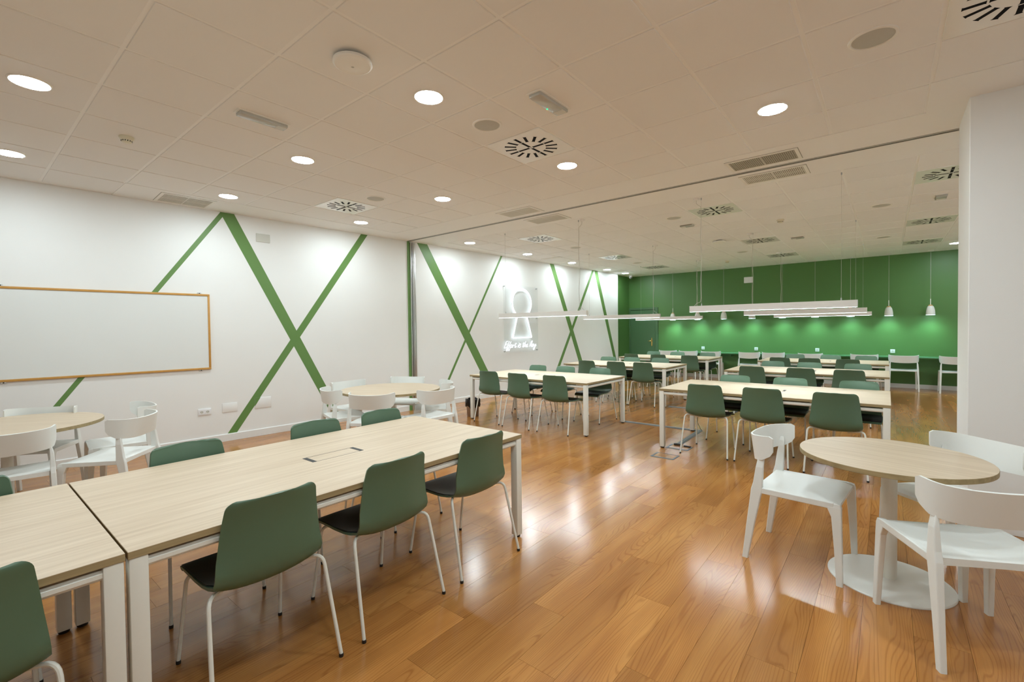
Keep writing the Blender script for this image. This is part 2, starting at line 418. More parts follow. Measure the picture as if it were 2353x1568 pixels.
# ceiling: grid level, plaster bands, tiles
def b(bm): bx(bm, (-7.75, YN - 0.15, HC + 0.005), (XR + 0.15, YB + 0.15, HC + 0.15))
ceiling = struct(part('ceiling', b, 'ceiling_grid'))
TX0, TPX, TPY = -2.2027, 0.60762, 0.6
TY0 = 0.6873
NEAR_END, FAR_START = 4.86, 6.03
XL = TX0 - 7 * TPX                            # -6.456
bands = [(-7.7, NEAR_END, XR, FAR_START), (-7.7, TY0 + TPY, XL, NEAR_END), (-7.7, FAR_START, XL, YB), (XL, FAR_START + 13 * TPY, XR, YB),
         (TX0 + 4 * TPX, TY0 + 6 * TPY, XR, NEAR_END)]
for r in bands:
    def b(bm): bx(bm, (r[0], r[1], HC), (r[2], r[3], HC + 0.02))
    part('plaster_band', b, 'ceiling_plaster', ceiling)
DIFF = [(-2.506, 3.387), (-5.544, 3.387), (0.532, 3.387), (-4.937, 6.93), (-4.937, 9.93), (-4.937, 12.33),
        (-1.899, 6.93), (-1.899, 9.93), (-1.899, 12.33), (0.532, 6.93), (0.532, 9.93), (0.532, 12.33)]
tiles = []
def add_tile(x0, y0, x1, y1):
    cx, cy = (x0 + x1) / 2, (y0 + y1) / 2
    if any(abs(cx - dx) < 0.2 and abs(cy - dy) < 0.2 for dx, dy in DIFF): return
    tiles.append((x0, y0, min(x1, XR), y1))
for i in range(-9, 8):
    x0 = TX0 + i * TPX; x1 = x0 + TPX
    for j in range(-7, 7):
        y0 = TY0 + j * TPY; y1 = min(y0 + TPY, NEAR_END)
        if y0 < YN: continue
        if i <= -8 and j >= 1: continue
        if i >= 4 and j >= 6: continue
        xa = max(x0, -7.3) if i == -9 else x0
        if i == -9: continue
        add_tile(xa, y0, x1, y1)
    if i >= -7:
        for j in range(13):
            add_tile(x0, FAR_START + j * TPY, x1, FAR_START + (j + 1) * TPY)
field(tiles, HC, HC + 0.012, HC, 0.0115, 0.0115, 'ceiling_tile', 'distant_ceiling_tiles', 'tile', ceiling, 298, 0.003)
# sliding-wall track in the plaster band
trk = struct(thing('trim_3', None, None))
def b(bm): bx(bm, (-6.86, 5.43, HC - 0.002), (XR, 5.456, HC + 0.004))
part('track_slot', b, 'slot_black', trk)
for y0, y1, mm in ((5.410, 5.432, 'track_grey'), (5.453, 5.466, 'track_grey')):
    def b(bm): bx(bm, (-6.86, y0, HC - 0.006), (XR, y1, HC + 0.004), 0.001)
    part('track_lip', b, mm, trk)
# ------------------------------------------------------------------ long tables
TL, TWD, TH, TT = 2.23, 1.2, 0.74, 0.028
def make_table(grain='x'):
    """long side along local x, origin on the floor below the centre"""
    t = thing('meeting_table', '', 'table')
    def b(bm):
        bx(bm, (-TL / 2, -TWD / 2, TH - TT), (TL / 2, TWD / 2, TH), 0.0015)
        for f in bm.faces:
            f.material_index = 0 if f.calc_center_median().z > TH - 0.001 else 1
    top = part('tabletop', b, ['oak_x', 'oak_edge'], t)
    # cable flap let into the top
    def b(bm):
        bx(bm, (-0.155, -0.0635, TH - 0.001), (0.155, -0.0605, TH + 0.0006))
    part('flap_seam', b, 'dark_gap', top)
    def b(bm): bx(bm, (-0.155, 0.0605, TH - 0.001), (0.155, 0.0635, TH + 0.0006))
    part('flap_seam', b, 'dark_gap', top)
    for s in (-1, 1):
        def b(bm): bx(bm, (s * 0.155 - 0.013, -0.062, TH - 0.001), (s * 0.155 + 0.013, 0.062, TH + 0.0012), 0.0005)
        part('cable_slot', b, 'rubber_black', top)
    a = 0.056
    leg_me = None
    for sx in (-1, 1):
        for sy in (-1, 1):
            x0 = sx * (TL / 2 - 0.003); x1 = x0 - sx * a; y0 = sy * (TWD / 2 - 0.003); y1 = y0 - sy * a
            def b(bm): bx(bm, (min(x0, x1), min(y0, y1), 0.016), (max(x0, x1), max(y0, y1), TH - TT), 0.005, 2)
            lg = part('leg', b, 'powder_white', t, True)
            cx, cy = (x0 + x1) / 2, (y0 + y1) / 2
            def b(bm): lathe(bm, [(0.021, 0.0), (0.023, 0.004), (0.023, 0.02)], 12, (cx, cy, 0))
            part('levelling_foot', b, 'rubber_black', lg, True)
    zt = TH - TT - 0.013; h = 0.034
    def rail(p, q, wdt):
        def b(bm):
            prof = [(-wdt / 2, 0.010), (-wdt / 2 + 0.008, 0.0), (wdt / 2 - 0.008, 0.0), (wdt / 2, 0.010), (wdt / 2, h - 0.01), (wdt / 2 - 0.01, h), (-wdt / 2 + 0.01, h), (-wdt / 2, h - 0.01)]
            d = (Vector(q) - Vector(p)).normalized(); nrm = Vector((-d.y, d.x, 0))
            loft(bm, [[Vector(e) + nrm * u + Vector((0, 0, zt - h + v)) for u, v in prof] for e in (p, q)])
        part('rail', b, 'powder_white', t, True)
    xi, yi = TL / 2 - 0.05, TWD / 2 - 0.03
    for s in (-1, 1):
        rail((-xi, s * yi, 0), (xi, s * yi, 0), 0.04); rail((s * (TL / 2 - 0.03), -yi + 0.02, 0), (s * (TL / 2 - 0.03), yi - 0.02, 0), 0.04)
    for sx in (-0.7, 0, 0.7):
        def b(bm): bx(bm, (sx - 0.02, -yi, zt - 0.012), (sx + 0.02, yi, TH - TT), 0.002)
        part('crossbar', b, 'powder_white', t)
    return t
TABLE = Proto(make_table)
TG = 'long oak-topped tables'
TABLE.put((-2.645, 1.5, 0), math.pi / 2, 'long pale oak table with cable flap, nearest whole table at lower left', TG)
TABLE.put((-2.645, -0.737, 0), math.pi / 2, 'pale oak table cut off by the lower left corner, butted against the next table', TG)
LX, RX = -4.31, -1.085
ROW = {('L', 0): (LX, 6.135), ('L', 1): (LX, 9.02), ('L', 2): (LX, 11.66), ('R', 0): (RX, 6.185), ('R', 1): (RX, 9.13), ('R', 2): (RX, 11.79)}
TN = {('L', 0): 'front table of the left row', ('L', 1): 'middle table of the left row', ('L', 2): 'rear table of the left row',
      ('R', 0): 'front table of the right row', ('R', 1): 'middle table of the right row', ('R', 2): 'rear table of the right row'}
for k, (x, y) in ROW.items():
    TABLE.put((x, y, 0), 0.0, 'white-legged oak table, ' + TN[k] + ' past the ceiling track', TG)

# ------------------------------------------------------------------ green shell chairs (local +y is forward)
PROFILE = [(0.262, 0.418), (0.256, 0.432), (0.235, 0.444), (0.19, 0.449), (0.12, 0.446), (0.04, 0.438), (-0.04, 0.431), (-0.10, 0.430), (-0.15, 0.437),
           (-0.185, 0.456), (-0.208, 0.486), (-0.219, 0.525), (-0.223, 0.57), (-0.225, 0.63), (-0.229, 0.69), (-0.236, 0.745), (-0.246, 0.788), (-0.2492, 0.799), (-0.252, 0.808), (-0.2545, 0.816), (-0.2562, 0.822), (-0.2574, 0.8265), (-0.258, 0.829)]
def halfw(k, n):
    z = PROFILE[k][1]; y = PROFILE[k][0]
    if k <= 8: w = 0.212 + 0.010 * math.sin(min(1, k / 8) * math.pi)
    else:
        t = (z - 0.437) / (0.829 - 0.437); w = 0.222 - 0.006 * t - 0.034 * t ** 1.5
    return w
def shell_grid(nv=15):
    n = len(PROFILE); G = []
    for k, (y, z) in enumerate(PROFILE):
        w = halfw(k, n); row = []
        for j in range(nv):
            v = -1 + 2 * j / (nv - 1); x = w * v; yy, zz = y, z
            t = max(0.0, min(1.0, (z - 0.437) / 0.12)) if k > 8 else 0.0
            # back hugs the sitter, seat edges lift a little
            yy += t * 0.038 * v * v
            lift = (0, 0, 0, 0.002, 0.006, 0.012, 0.020, 0.028, 0.034, 0.036, 0.034, 0.026, 0.014)[k] if k <= 12 else 0
            zz += lift * abs(v) ** 2.4
            if k <= 3: zz -= 0.006 * (1 - abs(v) ** 2) * 0
            # rounded corners at the top edge and front edge
            d = 0.829 - z
            if k > 12 and d < 0.035:
                pull = 0.035 - math.sqrt(max(0, 0.035 ** 2 - (0.035 - d) ** 2))
                x = math.copysign(min(abs(x), w - pull if abs(v) > 0.999 else (w - pull) * abs(v)), v) if v else 0
            if k <= 2: x *= (0.965, 0.98, 0.993)[k]
            row.append(Vector((x, yy, zz)))
        G.append(row)
    return G
def sheet(bm, G, th, offset=0.0):
    """thick sheet from a grid of points; offset shifts it along the normal first"""
    n, m = len(G), len(G[0]); Nn = [[None] * m for _ in range(n)]
    for i in range(n):
        for j in range(m):
            du = G[min(i + 1, n - 1)][j] - G[max(i - 1, 0)][j]; dv = G[i][min(j + 1, m - 1)] - G[i][max(j - 1, 0)]
            Nn[i][j] = du.cross(dv).normalized()
    A = [[bm.verts.new(G[i][j] + Nn[i][j] * offset) for j in range(m)] for i in range(n)]
    B = [[bm.verts.new(G[i][j] + Nn[i][j] * (offset + th)) for j in range(m)] for i in range(n)]
    for i in range(n - 1):
        for j in range(m - 1):
            bm.faces.new((A[i][j], A[i][j + 1], A[i + 1][j + 1], A[i + 1][j])); bm.faces.new((B[i][j], B[i + 1][j], B[i + 1][j + 1], B[i][j + 1]))
    for i in range(n - 1):
        bm.faces.new((A[i][0], A[i + 1][0], B[i + 1][0], B[i][0])); bm.faces.new((A[i][-1], B[i][-1], B[i + 1][-1], A[i + 1][-1]))
    for j in range(m - 1):
        bm.faces.new((A[0][j], B[0][j], B[0][j + 1], A[0][j + 1])); bm.faces.new((A[-1][j], A[-1][j + 1], B[-1][j + 1], B[-1][j]))
def make_shell_chair():
    t = thing('shell_chair', '', 'chair')
    G = shell_grid()
    def b(bm): sheet(bm, G, 0.011)
    part('shell', b, 'shell_green', t, True)
    # dark seat pad stops in an arc before the back bend
    P = []
    for k in range(1, 9):
        row = []
        for j in range(15):
            v = -1 + 2 * j / 14
            lim = 8.3 - 1.9 * abs(v) ** 2.5
            f = 1 + (k - 1) / 7 * (lim - 1)
            i0 = min(int(f), len(G) - 2); fr = f - i0
            p = G[i0][j] * (1 - fr) + G[i0 + 1][j] * fr
            row.append(Vector((p.x * 0.975, p.y, p.z)))
        P.append(row)
    s = -1.0
    du = (P[1][7] - P[0][7]).cross(P[0][8] - P[0][7])
    up = 1 if du.z > 0 else -1
    def b(bm): sheet(bm, P, 0.006 * up, 0.0095 * up)
    part('seat_pad', b, 'pad_dark', t, True)
    zs = 0.425 if up < 0 else 0.425
    for sx in (-1, 1):
        for path, foot in ((bend((sx * 0.10, -0.03, 0.418), (sx * 0.236, -0.165, 0.458), (sx * 0.259, -0.272, 0.012), 0.05), None),
                           (bend((sx * 0.06, 0.10, 0.420), (sx * 0.205, 0.195, 0.424), (sx * 0.226, 0.270, 0.012), 0.04), None)):
            def b(bm): tube(bm, path, 0.0085, 8)
            lg = part('leg', b, 'powder_white', t, True)
            e = path[-1]
            def b(bm): lathe(bm, [(0.0095, 0), (0.0105, 0.004), (0.0100, 0.016)], 10, (e.x, e.y, 0))
            part('glide', b, 'rubber_black', lg, True)
    return t
SHELL = Proto(make_shell_chair)
CG = 'green shell chairs at the long tables'
def shell(x, y, ang, label):
    """ang = heading of the sitter in degrees from +x"""
    SHELL.put((x, y, 0), math.radians(ang - 90), label, CG)
OD = ('nearest', 'second', 'farthest')
for n, (y, dx, da) in enumerate(((0.862, 0, 0), (1.496, 0, 0.5), (2.166, 0.01, -2))):
    shell(-2.22 + dx, y, 180 + da, ('largest green shell chair, whole in the foreground, back to the viewer', 'green shell chair in the middle of the near side of the nearest table', 'green shell chair by the far leg on the near side of the nearest table')[n])
for n, y in enumerate((0.92, 1.73, 2.30)):
    shell(-3.09, y, 0, 'green chair across the nearest table, ' + ('its back beside the left round table', 'middle of three backs', 'its back before the middle round table')[n])
shell(-2.22, -0.03, 180, 'green shell chair cut off by the lower left corner of the photo')
shell(-3.09, 0.0, 0, 'green shell chair just peeking in at the left edge behind the nearest table')
FRONT = {('R', 0): [(-1.65, 5.76), (-1.05, 5.77), (-0.405, 5.765)], ('L', 0): [(-4.97, 5.70), (-4.34, 5.665), (-3.70, 5.685)],
         ('L', 1): [(-4.82, 8.57), (-4.18, 8.58), (-3.62, 8.59)], ('L', 2): [(-5.06, 11.24), (-4.36, 11.23), (-3.60, 11.20)],
         ('R', 1): [(-1.75, 8.69), (-1.07, 8.71), (-0.44, 8.69)], ('R', 2): [(-1.76, 11.35), (-1.24, 11.37), (-0.60, 11.32)]}
BACK = {('R', 0): [(-1.62, 6.60), (-0.96, 6.60), (-0.255, 6.61)], ('L', 0): [(-4.96, 6.63), (-4.37, 6.65), (-3.69, 6.64)],
        ('L', 1): [(-4.99, 9.45), (-4.42, 9.46), (-3.79, 9.53)], ('L', 2): [(-5.01, 12.14), (-4.33, 12.11), (-3.57, 12.11)],
        ('R', 1): [(-1.67, 9.66), (-1.09, 9.61), (-0.38, 9.63)], ('R', 2): [(-1.67, 12.30), (-0.97, 12.27), (-0.35, 12.23)]}
PP = ('left', 'middle', 'right')
JIT = [1.5, -1, 2, -2, 0.5, 1, -1.5, 2.5, 0]
c = 0
for k in ROW:
    for n, (x, y) in enumerate(FRONT[k]):
        shell(x, y, 90 + JIT[c % 9], f'{PP[n]} of three green chairs, backs turned, at the {TN[k]}'); c += 1
    for n, (x, y) in enumerate(BACK[k]):
        shell(x, y, -90 + JIT[c % 9], f'{PP[n]} of three green chairs facing us across the {TN[k]}'); c += 1

# ------------------------------------------------------------------ white plastic chairs
def rrect(cx, cy, hx, hy, r, z, n=2):
    P = []
    for qx, qy, a0 in ((1, 1, 0), (-1, 1, 90), (-1, -1, 180), (1, -1, 270)):
        for i in range(n + 1):
            a = math.radians(a0 + 90 * i / n); P.append((cx + qx * (hx - r) + r * math.cos(a), cy + qy * (hy - r) + r * math.sin(a), z))
    return P
def make_white_chair():
    t = thing('white_chair', '', 'chair')
    # seat: softly dished slab
    def b(bm):
        nx, ny = 12, 12; top = []; bot = []
        for i in range(ny + 1):
            v = i / ny; y = -0.205 + 0.445 * v; w = 0.222 + 0.012 * v
            rt = []; rb = []
            for j in range(nx + 1):
                u = -1 + 2 * j / nx; d = 0.010 * (1 - u * u) * math.sin(math.pi * min(1, v * 1.05) * 0.9 + 0.15)
                zf = -0.012 * max(0, (v - 0.86) / 0.14) ** 2
                rt.append(bm.verts.new((w * u, y, 0.472 - d + zf))); rb.append(bm.verts.new((w * u * 0.985, y, 0.438 + 0.004 * (1 - abs(u)))))
            top.append(rt); bot.append(rb)
        for i in range(ny):
            for j in range(nx):
                bm.faces.new((top[i][j], top[i][j + 1], top[i + 1][j + 1], top[i + 1][j])); bm.faces.new((bot[i][j], bot[i + 1][j], bot[i + 1][j + 1], bot[i][j + 1]))
            bm.faces.new((top[i][0], top[i + 1][0], bot[i + 1][0], bot[i][0])); bm.faces.new((top[i][-1], bot[i][-1], bot[i + 1][-1], top[i + 1][-1]))
        for j in range(nx):
            bm.faces.new((top[0][j], bot[0][j], bot[0][j + 1], top[0][j + 1])); bm.faces.new((top[-1][j], top[-1][j + 1], bot[-1][j + 1], bot[-1][j]))
    part('seat', b, 'white_plastic', t, True)
    for sx in (-1, 1):
        # front leg, thick at the knee
        def b(bm):
            secs = [(0.252, 0.245, 0.0135, 0.016, 0.0), (0.247, 0.238, 0.0145, 0.020, 0.20), (0.242, 0.228, 0.016, 0.025, 0.39), (0.238, 0.216, 0.018, 0.036, 0.445), (0.236, 0.214, 0.017, 0.032, 0.466), (0.236, 0.208, 0.012, 0.022, 0.4715)]
            loft(bm, [rrect(sx * x, y, hx, hy, 0.005, z) for x, y, hx, hy, z in secs])
        part('leg', b, 'white_plastic', t)
        # rear leg runs on as the back post
        def b(bm):
            secs = [(0.253, -0.262, 0.0135, 0.017, 0.0), (0.248, -0.232, 0.0145, 0.023, 0.22), (0.2425, -0.203, 0.016, 0.030, 0.41), (0.2415, -0.195, 0.016, 0.033, 0.455), (0.2405, -0.189, 0.015, 0.027, 0.50), (0.2375, -0.180, 0.0120, 0.022, 0.60), (0.2305, -0.174, 0.0078, 0.019, 0.652), (0.2305, -0.170, 0.006, 0.016, 0.69), (0.234, -0.170, 0.003, 0.010, 0.715)]
            loft(bm, [rrect(sx * x, y, hx, hy, min(0.005, hx * 0.6), z) for x, y, hx, hy, z in secs])
        part('leg', b, 'white_plastic', t)
        def b(bm): bx(bm, (sx * 0.239 - 0.0165, -0.20, 0.436), (sx * 0.239 + 0.0165, 0.215, 0.4725), 0.004, 2)
        part('side_rail', b, 'white_plastic', t)
    # backrest: curved band with swept wings
    G = []
    nu, nv = 41, 9
    KP = [(0.0, -0.270), (0.10, -0.263), (0.17, -0.247), (0.222, -0.213), (0.248, -0.165), (0.262, -0.098)]
    D = [0.0]
    for p, q in zip(KP, KP[1:]): D.append(D[-1] + math.hypot(q[0] - p[0], q[1] - p[1]))
    def plan(s):
        d = abs(s) * D[-1]; i = 0
        while i < len(D) - 2 and D[i + 1] < d: i += 1
        t = (d - D[i]) / (D[i + 1] - D[i])
        P = [KP[max(i - 1, 0)] if i else (-KP[1][0], KP[1][1]), KP[i], KP[i + 1], KP[min(i + 2, len(KP) - 1)]]
        o = [0.5 * (2 * P[1][c] + (P[2][c] - P[0][c]) * t + (2 * P[0][c] - 5 * P[1][c] + 4 * P[2][c] - P[3][c]) * t * t + (3 * P[1][c] - P[0][c] - 3 * P[2][c] + P[3][c]) * t ** 3) for c in (0, 1)]
        return math.copysign(o[0], s), o[1]
    for j in range(nv):
        tv = j / (nv - 1); row = []
        for i in range(nu):
            s = -1 + 2 * i / (nu - 1)
            edge = 0.022; q = 0.0
            dz = min(tv, 1 - tv) * 0.13
            if dz < edge: q = edge - math.sqrt(max(0, edge ** 2 - (edge - dz) ** 2))
            ss = s * (1 - q / 0.30 * abs(s) ** 8)
            a = abs(ss)
            x, y = plan(ss)
            zt = 0.790 + 0.020 * a ** 2
            zb = 0.628 + 0.034 * a ** 2 + 0.036 * max(0, (a - 0.80) / 0.20)
            flare = (1 - tv) * 0.040
            z = zb + (zt - zb) * tv
            row.append(Vector((x * (1 - (1 - tv) * 0.006), y + flare * max(0.0, 1 - a ** 1.5) ** 1.5, z)))
        G.append(row)
    def b(bm): sheet(bm, G, 0.011, -0.0055)
    part('backrest', b, 'white_plastic', t, True)
    return t
WCH = Proto(make_white_chair)
def white(x, y, deg, label, group): WCH.put((x, y, 0), math.radians(deg - 90), label, group)
GR = 'white chairs at the small round table'
white(-0.428, 3.487, -5.2, 'white plastic chair seen side-on, left of the small round table', GR)
white(0.296, 3.03, 116.6, 'white plastic chair with its back to the viewer, right foreground', GR)
white(0.326, 3.79, -136.4, 'white plastic chair behind the small round table beside the white wall', GR)
GL = 'white chairs at the round table by the whiteboard'
white(-6.121, 0.50, -32.1, 'white chair against the wall under the whiteboard, behind the left round table', GL)
white(-5.117, 0.275, 175, 'white chair at the left edge with its back to the viewer, before the round table', GL)
white(-5.135, 0.895, 229.2, 'white chair right of the left round table, back turned to the viewer', GL)
white(-5.741, 1.056, -95.3, 'white chair in profile at the left round table, nearest the double socket', GL)
GM = 'white chairs at the middle round table'
white(-5.19, 3.10, 74.4, 'leftmost white chair of the middle round table, seen in profile', GM)
white(-5.667, 3.525, 3.0, 'white chair behind the middle round table on its wall side, left', GM)
white(-5.482, 4.24, -59.8, 'white chair behind the middle round table, below the green partition post', GM)
white(-4.55, 3.115, 121.7, 'white chair in front of the middle round table, back squarely to the viewer', GM)
white(-4.31, 3.69, 179.5, 'white chair at the right front of the middle round table, seat visible below', GM)
white(-4.745, 4.13, -129.5, 'rightmost white chair of the middle round table, seen edge-on', GM)
GB = 'white chairs along the green wall counter'
ORD = ('first', 'second', 'third', 'fourth', 'fifth', 'sixth', 'seventh', 'eighth', 'ninth')
for n, (x, dy) in enumerate(((-5.11, 0.02), (-4.50, 0), (-3.88, 0.01), (-2.88, 0), (-2.32, 0.02), (-1.50, 0), (-0.42, 0.03), (0.28, 0), (1.14, -0.04))):
    white(x, 13.78 + dy, 90 + JIT[n], f'white chair pushed to the green wall counter, {ORD[n]} from the green door', GB)

# ------------------------------------------------------------------ round tables
def make_round(r, rb, name):
    t = thing('round_table', '', 'table')
    def b(bm):
        lathe(bm, [(r - 0.002, TH - 0.028), (r, TH - 0.026), (r, TH - 0.0015), (r - 0.0015, TH)], 64)
        for f in bm.faces: f.material_index = 0 if f.calc_center_median().z > TH - 0.0005 else 1
    part('tabletop', b, ['oak_x', 'oak_edge'], t, True)
    def b(bm): lathe(bm, [(0.038, 0.014), (0.038, TH - 0.034), (0.09, TH - 0.034), (0.09, TH - 0.028)], 24)
    part('column', b, 'powder_white', t, True)
    def b(bm): lathe(bm, [(rb, 0.0), (rb, 0.005), (rb - 0.004, 0.009), (rb * 0.5, 0.014), (0.05, 0.017)], 64)
    part('base_plate', b, 'white_plastic', t, True)
    return t
ROUNDT = [((0.012, 3.47), 0.445, 0.297, 2.9, 'small round oak table on a white disc base at right'), ((-5.02, 3.66), 0.63, 0.36, 0.4, 'large round oak table in the middle ringed by white chairs'), ((-5.74, 0.31), 0.62, 0.36, 0.9, 'large round oak table cut by the left edge below the whiteboard')]
for (x, y), r, rb, rz, lab in ROUNDT:
    o = make_round(r, rb, lab); o.location = (x, y, 0); o.rotation_euler = (0, 0, rz); o['label'] = lab
# ------------------------------------------------------------------ ceiling fittings
def make_down():
    t = thing('downlight', '', 'downlight')
    def b(bm): lathe(bm, [(0.094, -0.004), (0.098, -0.007), (0.106, -0.005), (0.108, 0.0), (0.094, 0.0)], 32, caps=False)
    part('trim_ring', b, 'device_white', t, True)
    def b(bm): lathe(bm, [(0.0945, -0.004), (0.090, -0.008), (0.06, -0.0105), (0.001, -0.0115)], 32, caps=False)
    part('diffuser', b, 'lamp_glow', t, False)
    return t
DL = Proto(make_down)
GN, GF, GH = 'downlights of the front ceiling', 'downlights along the left wall past the track', 'downlights out of view'
DN = {(-4.33, 0.39): 'upper left corner, largest on the left', (-6.15, 0.41): 'cut by the left edge, above the whiteboard', (-2.51, 2.19): 'large one near the round white access point', (-4.34, 2.2): 'between the tube light and the smaller ceiling speaker',
      (-2.51, 4.0): 'just right of the front swirl diffuser', (-6.17, 2.2): 'beside the grille above the apex of the green stripes', (-4.33, 3.98): 'nearest the left pair of ceiling grilles', (-6.19, 4.02): 'close to the wall above the short green stripe', (-0.68, 3.99): 'alone at right before the right grilles', (-0.68, 2.2): 'cut by the top edge of the photo'}
for (x, y), s in DN.items(): DL.put((x, y, HC), 0, 'round recessed downlight, ' + s, GN)
for n, y in enumerate((6.33, 8.14, 9.98, 11.85, 13.03)): DL.put((-6.15, y, HC), 0, f'{ORD[n]} downlight from the track along the far left wall', GF)
DL.put((1.08, 13.03, HC), 0, 'small downlight half hidden at the edge of the white wall', GF)
for (x, y), l in (((1.14, 2.2), 'downlight overhead outside the photo, right of the viewpoint'), ((1.14, 0.4), 'downlight outside the photo, to the right behind the viewpoint'), ((-0.68, 0.4), 'downlight outside the photo, straight above the viewpoint'), ((-2.51, 0.4), 'downlight outside the photo, above the seam of the nearest tables')):
    DL.put((x, y, HC), 0, l, GH)
for n, y in enumerate((6.33, 8.14, 9.98, 11.85)): DL.put((1.7, y, HC), 0, f'{ORD[n]} downlight from the track, hidden behind the white wall at right', GH)

def make_swirl():
    t = thing('swirl_diffuser', '', 'air diffuser')
    def b(bm): bx(bm, (-0.293, -0.289, -0.004), (0.293, 0.289, 0.02), 0.002)
    part('plate', b, 'diffuser_plate', t)
    for k in range(16):
        a = math.radians(k * 22.5); long = k % 4 == 0
        for r0, r1 in (((0.02, 0.135), (0.145, 0.238)) if long else ((0.135, 0.238),)):
            def b(bm):
                hw = 0.0125; c_, s_ = math.cos(a), math.sin(a)
                P = [(r0, -hw * 1.3), (r0 + 0.008, -hw), (r1 - 0.008, -hw), (r1, -hw * 1.4), (r1, hw * 1.4), (r1 - 0.008, hw), (r0 + 0.008, hw), (r0, hw * 1.3)]
                prism(bm, [(u * c_ - v * s_, u * s_ + v * c_) for u, v in P], -0.0048, 0.001)
            part('slot', b, 'slot_black', t)
    def b(bm): lathe(bm, [(0.001, -0.008), (0.008, -0.0075), (0.010, -0.004)], 10)
    part('screw', b, 'steel', t, True)
    return t
SW = Proto(make_swirl)
DLAB = ['square swirl air diffuser in the centre of the front ceiling', 'square swirl air diffuser above the wall apex at left', 'square swirl air diffuser cut by the upper right corner',
        'first swirl diffuser from the track in the left far column', 'second swirl diffuser from the track in the left far column', 'last swirl diffuser in the left far column, by the camera dome',
        'first swirl diffuser behind the track in the middle far column', 'second swirl diffuser behind the track in the middle far column', 'last swirl diffuser in the middle far column near the green wall',
        'first swirl diffuser in the right far column, cut by the white wall', 'second swirl diffuser in the right far column', 'last swirl diffuser in the right far column near the green wall']
for (x, y), l in zip(DIFF, DLAB): SW.put((x, y, HC), 0, l, 'swirl air diffusers')

def make_speaker():
    t = thing('ceiling_speaker', '', 'speaker')
    def b(bm): lathe(bm, [(0.100, -0.003), (0.104, -0.008), (0.116, -0.006), (0.119, 0.0), (0.100, 0.0)], 40, caps=False)
    part('rim', b, 'device_white', t, True)
    def b(bm): lathe(bm, [(0.101, -0.003), (0.09, -0.006), (0.001, -0.007)], 40, caps=False)
    part('grille', b, 'speaker_mesh', t, True)
    return t
SP = Proto(make_speaker)
for (x, y), l in (((-2.5, 2.79), 'round ceiling speaker between the front downlight and the swirl diffuser'), ((-4.937, 3.42), 'round ceiling speaker next to the left swirl diffuser'), ((-0.07, 3.39), 'large round ceiling speaker at upper right'),
                  ((-4.937, 8.16), 'round speaker above the neon keyhole sign'), ((-4.937, 11.16), 'round speaker before the last diffuser of the left far column'), ((-2.5, 6.97), 'round speaker left of the first middle diffuser behind the track'),
                  ((-0.07, 8.18), 'round speaker at right behind the track, nearer one'), ((-2.5, 11.17), 'round speaker above the front lamp bar, by the white access point'), ((-0.06, 11.17), 'round speaker at right behind the track, farther one')):
    SP.put((x, y, HC), 0, l, 'round ceiling speakers')

def make_ap():
    t = thing('access_point', '', 'access point')
    def b(bm): lathe(bm, [(0.06, -0.014), (0.06, 0.0)], 24)
    part('mount', b, 'slot_black', t, True)
    def b(bm): lathe(bm, [(0.06, -0.013), (0.10, -0.014), (0.112, -0.02), (0.114, -0.034), (0.110, -0.040), (0.102, -0.043), (0.101, -0.0425), (0.05, -0.050), (0.001, -0.052)], 48)
    part('body', b, 'device_white', t, True)
    def b(bm):
        disc(bm, 0.009, -0.0521, 14, (0.0, 0.0))
    part('emblem', b, 'speaker_mesh', t)
    return t
AP = Proto(make_ap)
AP.put((-2.505, 1.59, HC), 0, 'large white round wireless access point on the front ceiling', 'white round access points')
AP.put((-2.5, 9.38, HC), 0, 'small white round wireless access point behind the track', 'white round access points')
def make_smoke():
    t = thing('smoke_detector', '', 'smoke detector')
    def b(bm): lathe(bm, [(0.052, 0.0), (0.052, -0.012), (0.047, -0.022), (0.038, -0.028), (0.036, -0.042), (0.030, -0.046), (0.001, -0.047)], 28)
    body = part('body', b, 'cream_plastic', t, True)
    for k in range(14):
        a = 2 * math.pi * k / 14
        def b(bm):
            P = [(0.0365, -0.003), (0.0385, -0.003), (0.0385, 0.003), (0.0365, 0.003)]
            prism(bm, [(u * math.cos(a) - v * math.sin(a), u * math.sin(a) + v * math.cos(a)) for u, v in P], -0.041, -0.031)
        part('vent_slot', b, 'slot_black', body)
    return t
SM = Proto(make_smoke)
for (x, y), l in (((-4.937, 1.0), 'cream smoke detector on the front ceiling at left'), ((-1.29, 8.2), 'cream smoke detector right of the first middle diffuser behind the track'), ((-3.13, 12.46), 'tiny cream smoke detector near the green wall')):
    SM.put((x, y, HC), 0, l, 'cream smoke detectors')
def make_emer(L, wd):
    def mk():
        t = thing('emergency_light', '', 'emergency light')
        def b(bm): bx(bm, (-wd / 2 - 0.012, -L / 2 - 0.014, -0.006), (wd / 2 + 0.012, L / 2 + 0.014, 0.004), 0.004, 2)
        part('bezel', b, 'device_white', t, True)
        def b(bm): bx(bm, (-wd / 2, -L / 2, -0.03), (wd / 2, L / 2, -0.002), 0.008, 2)
        ln = part('lens', b, 'lens_grey', t, True)
        def b(bm): bx(bm, (-wd / 2 - 0.001, -L / 2 + 0.01, -0.022), (-wd / 2 + 0.014, L / 2 - 0.01, -0.006))
        part('reflector_edge', b, 'louvre_back', ln)
        def b(bm): bx(bm, (-wd / 2 + 0.012, L / 2 - 0.075, -0.0312), (wd / 2 - 0.008, L / 2 - 0.012, -0.028), 0.001)
        part('end_cap', b, 'plate_grey', ln)
        return t
    return mk
def led(parent, wd):
    def b(bm): lathe(bm, [(0.001, -0.0345), (0.0045, -0.033), (0.006, -0.029)], 10, (-wd / 2 + 0.012, 0.03, 0))
    part('status_led', b, 'led_green', parent, True)
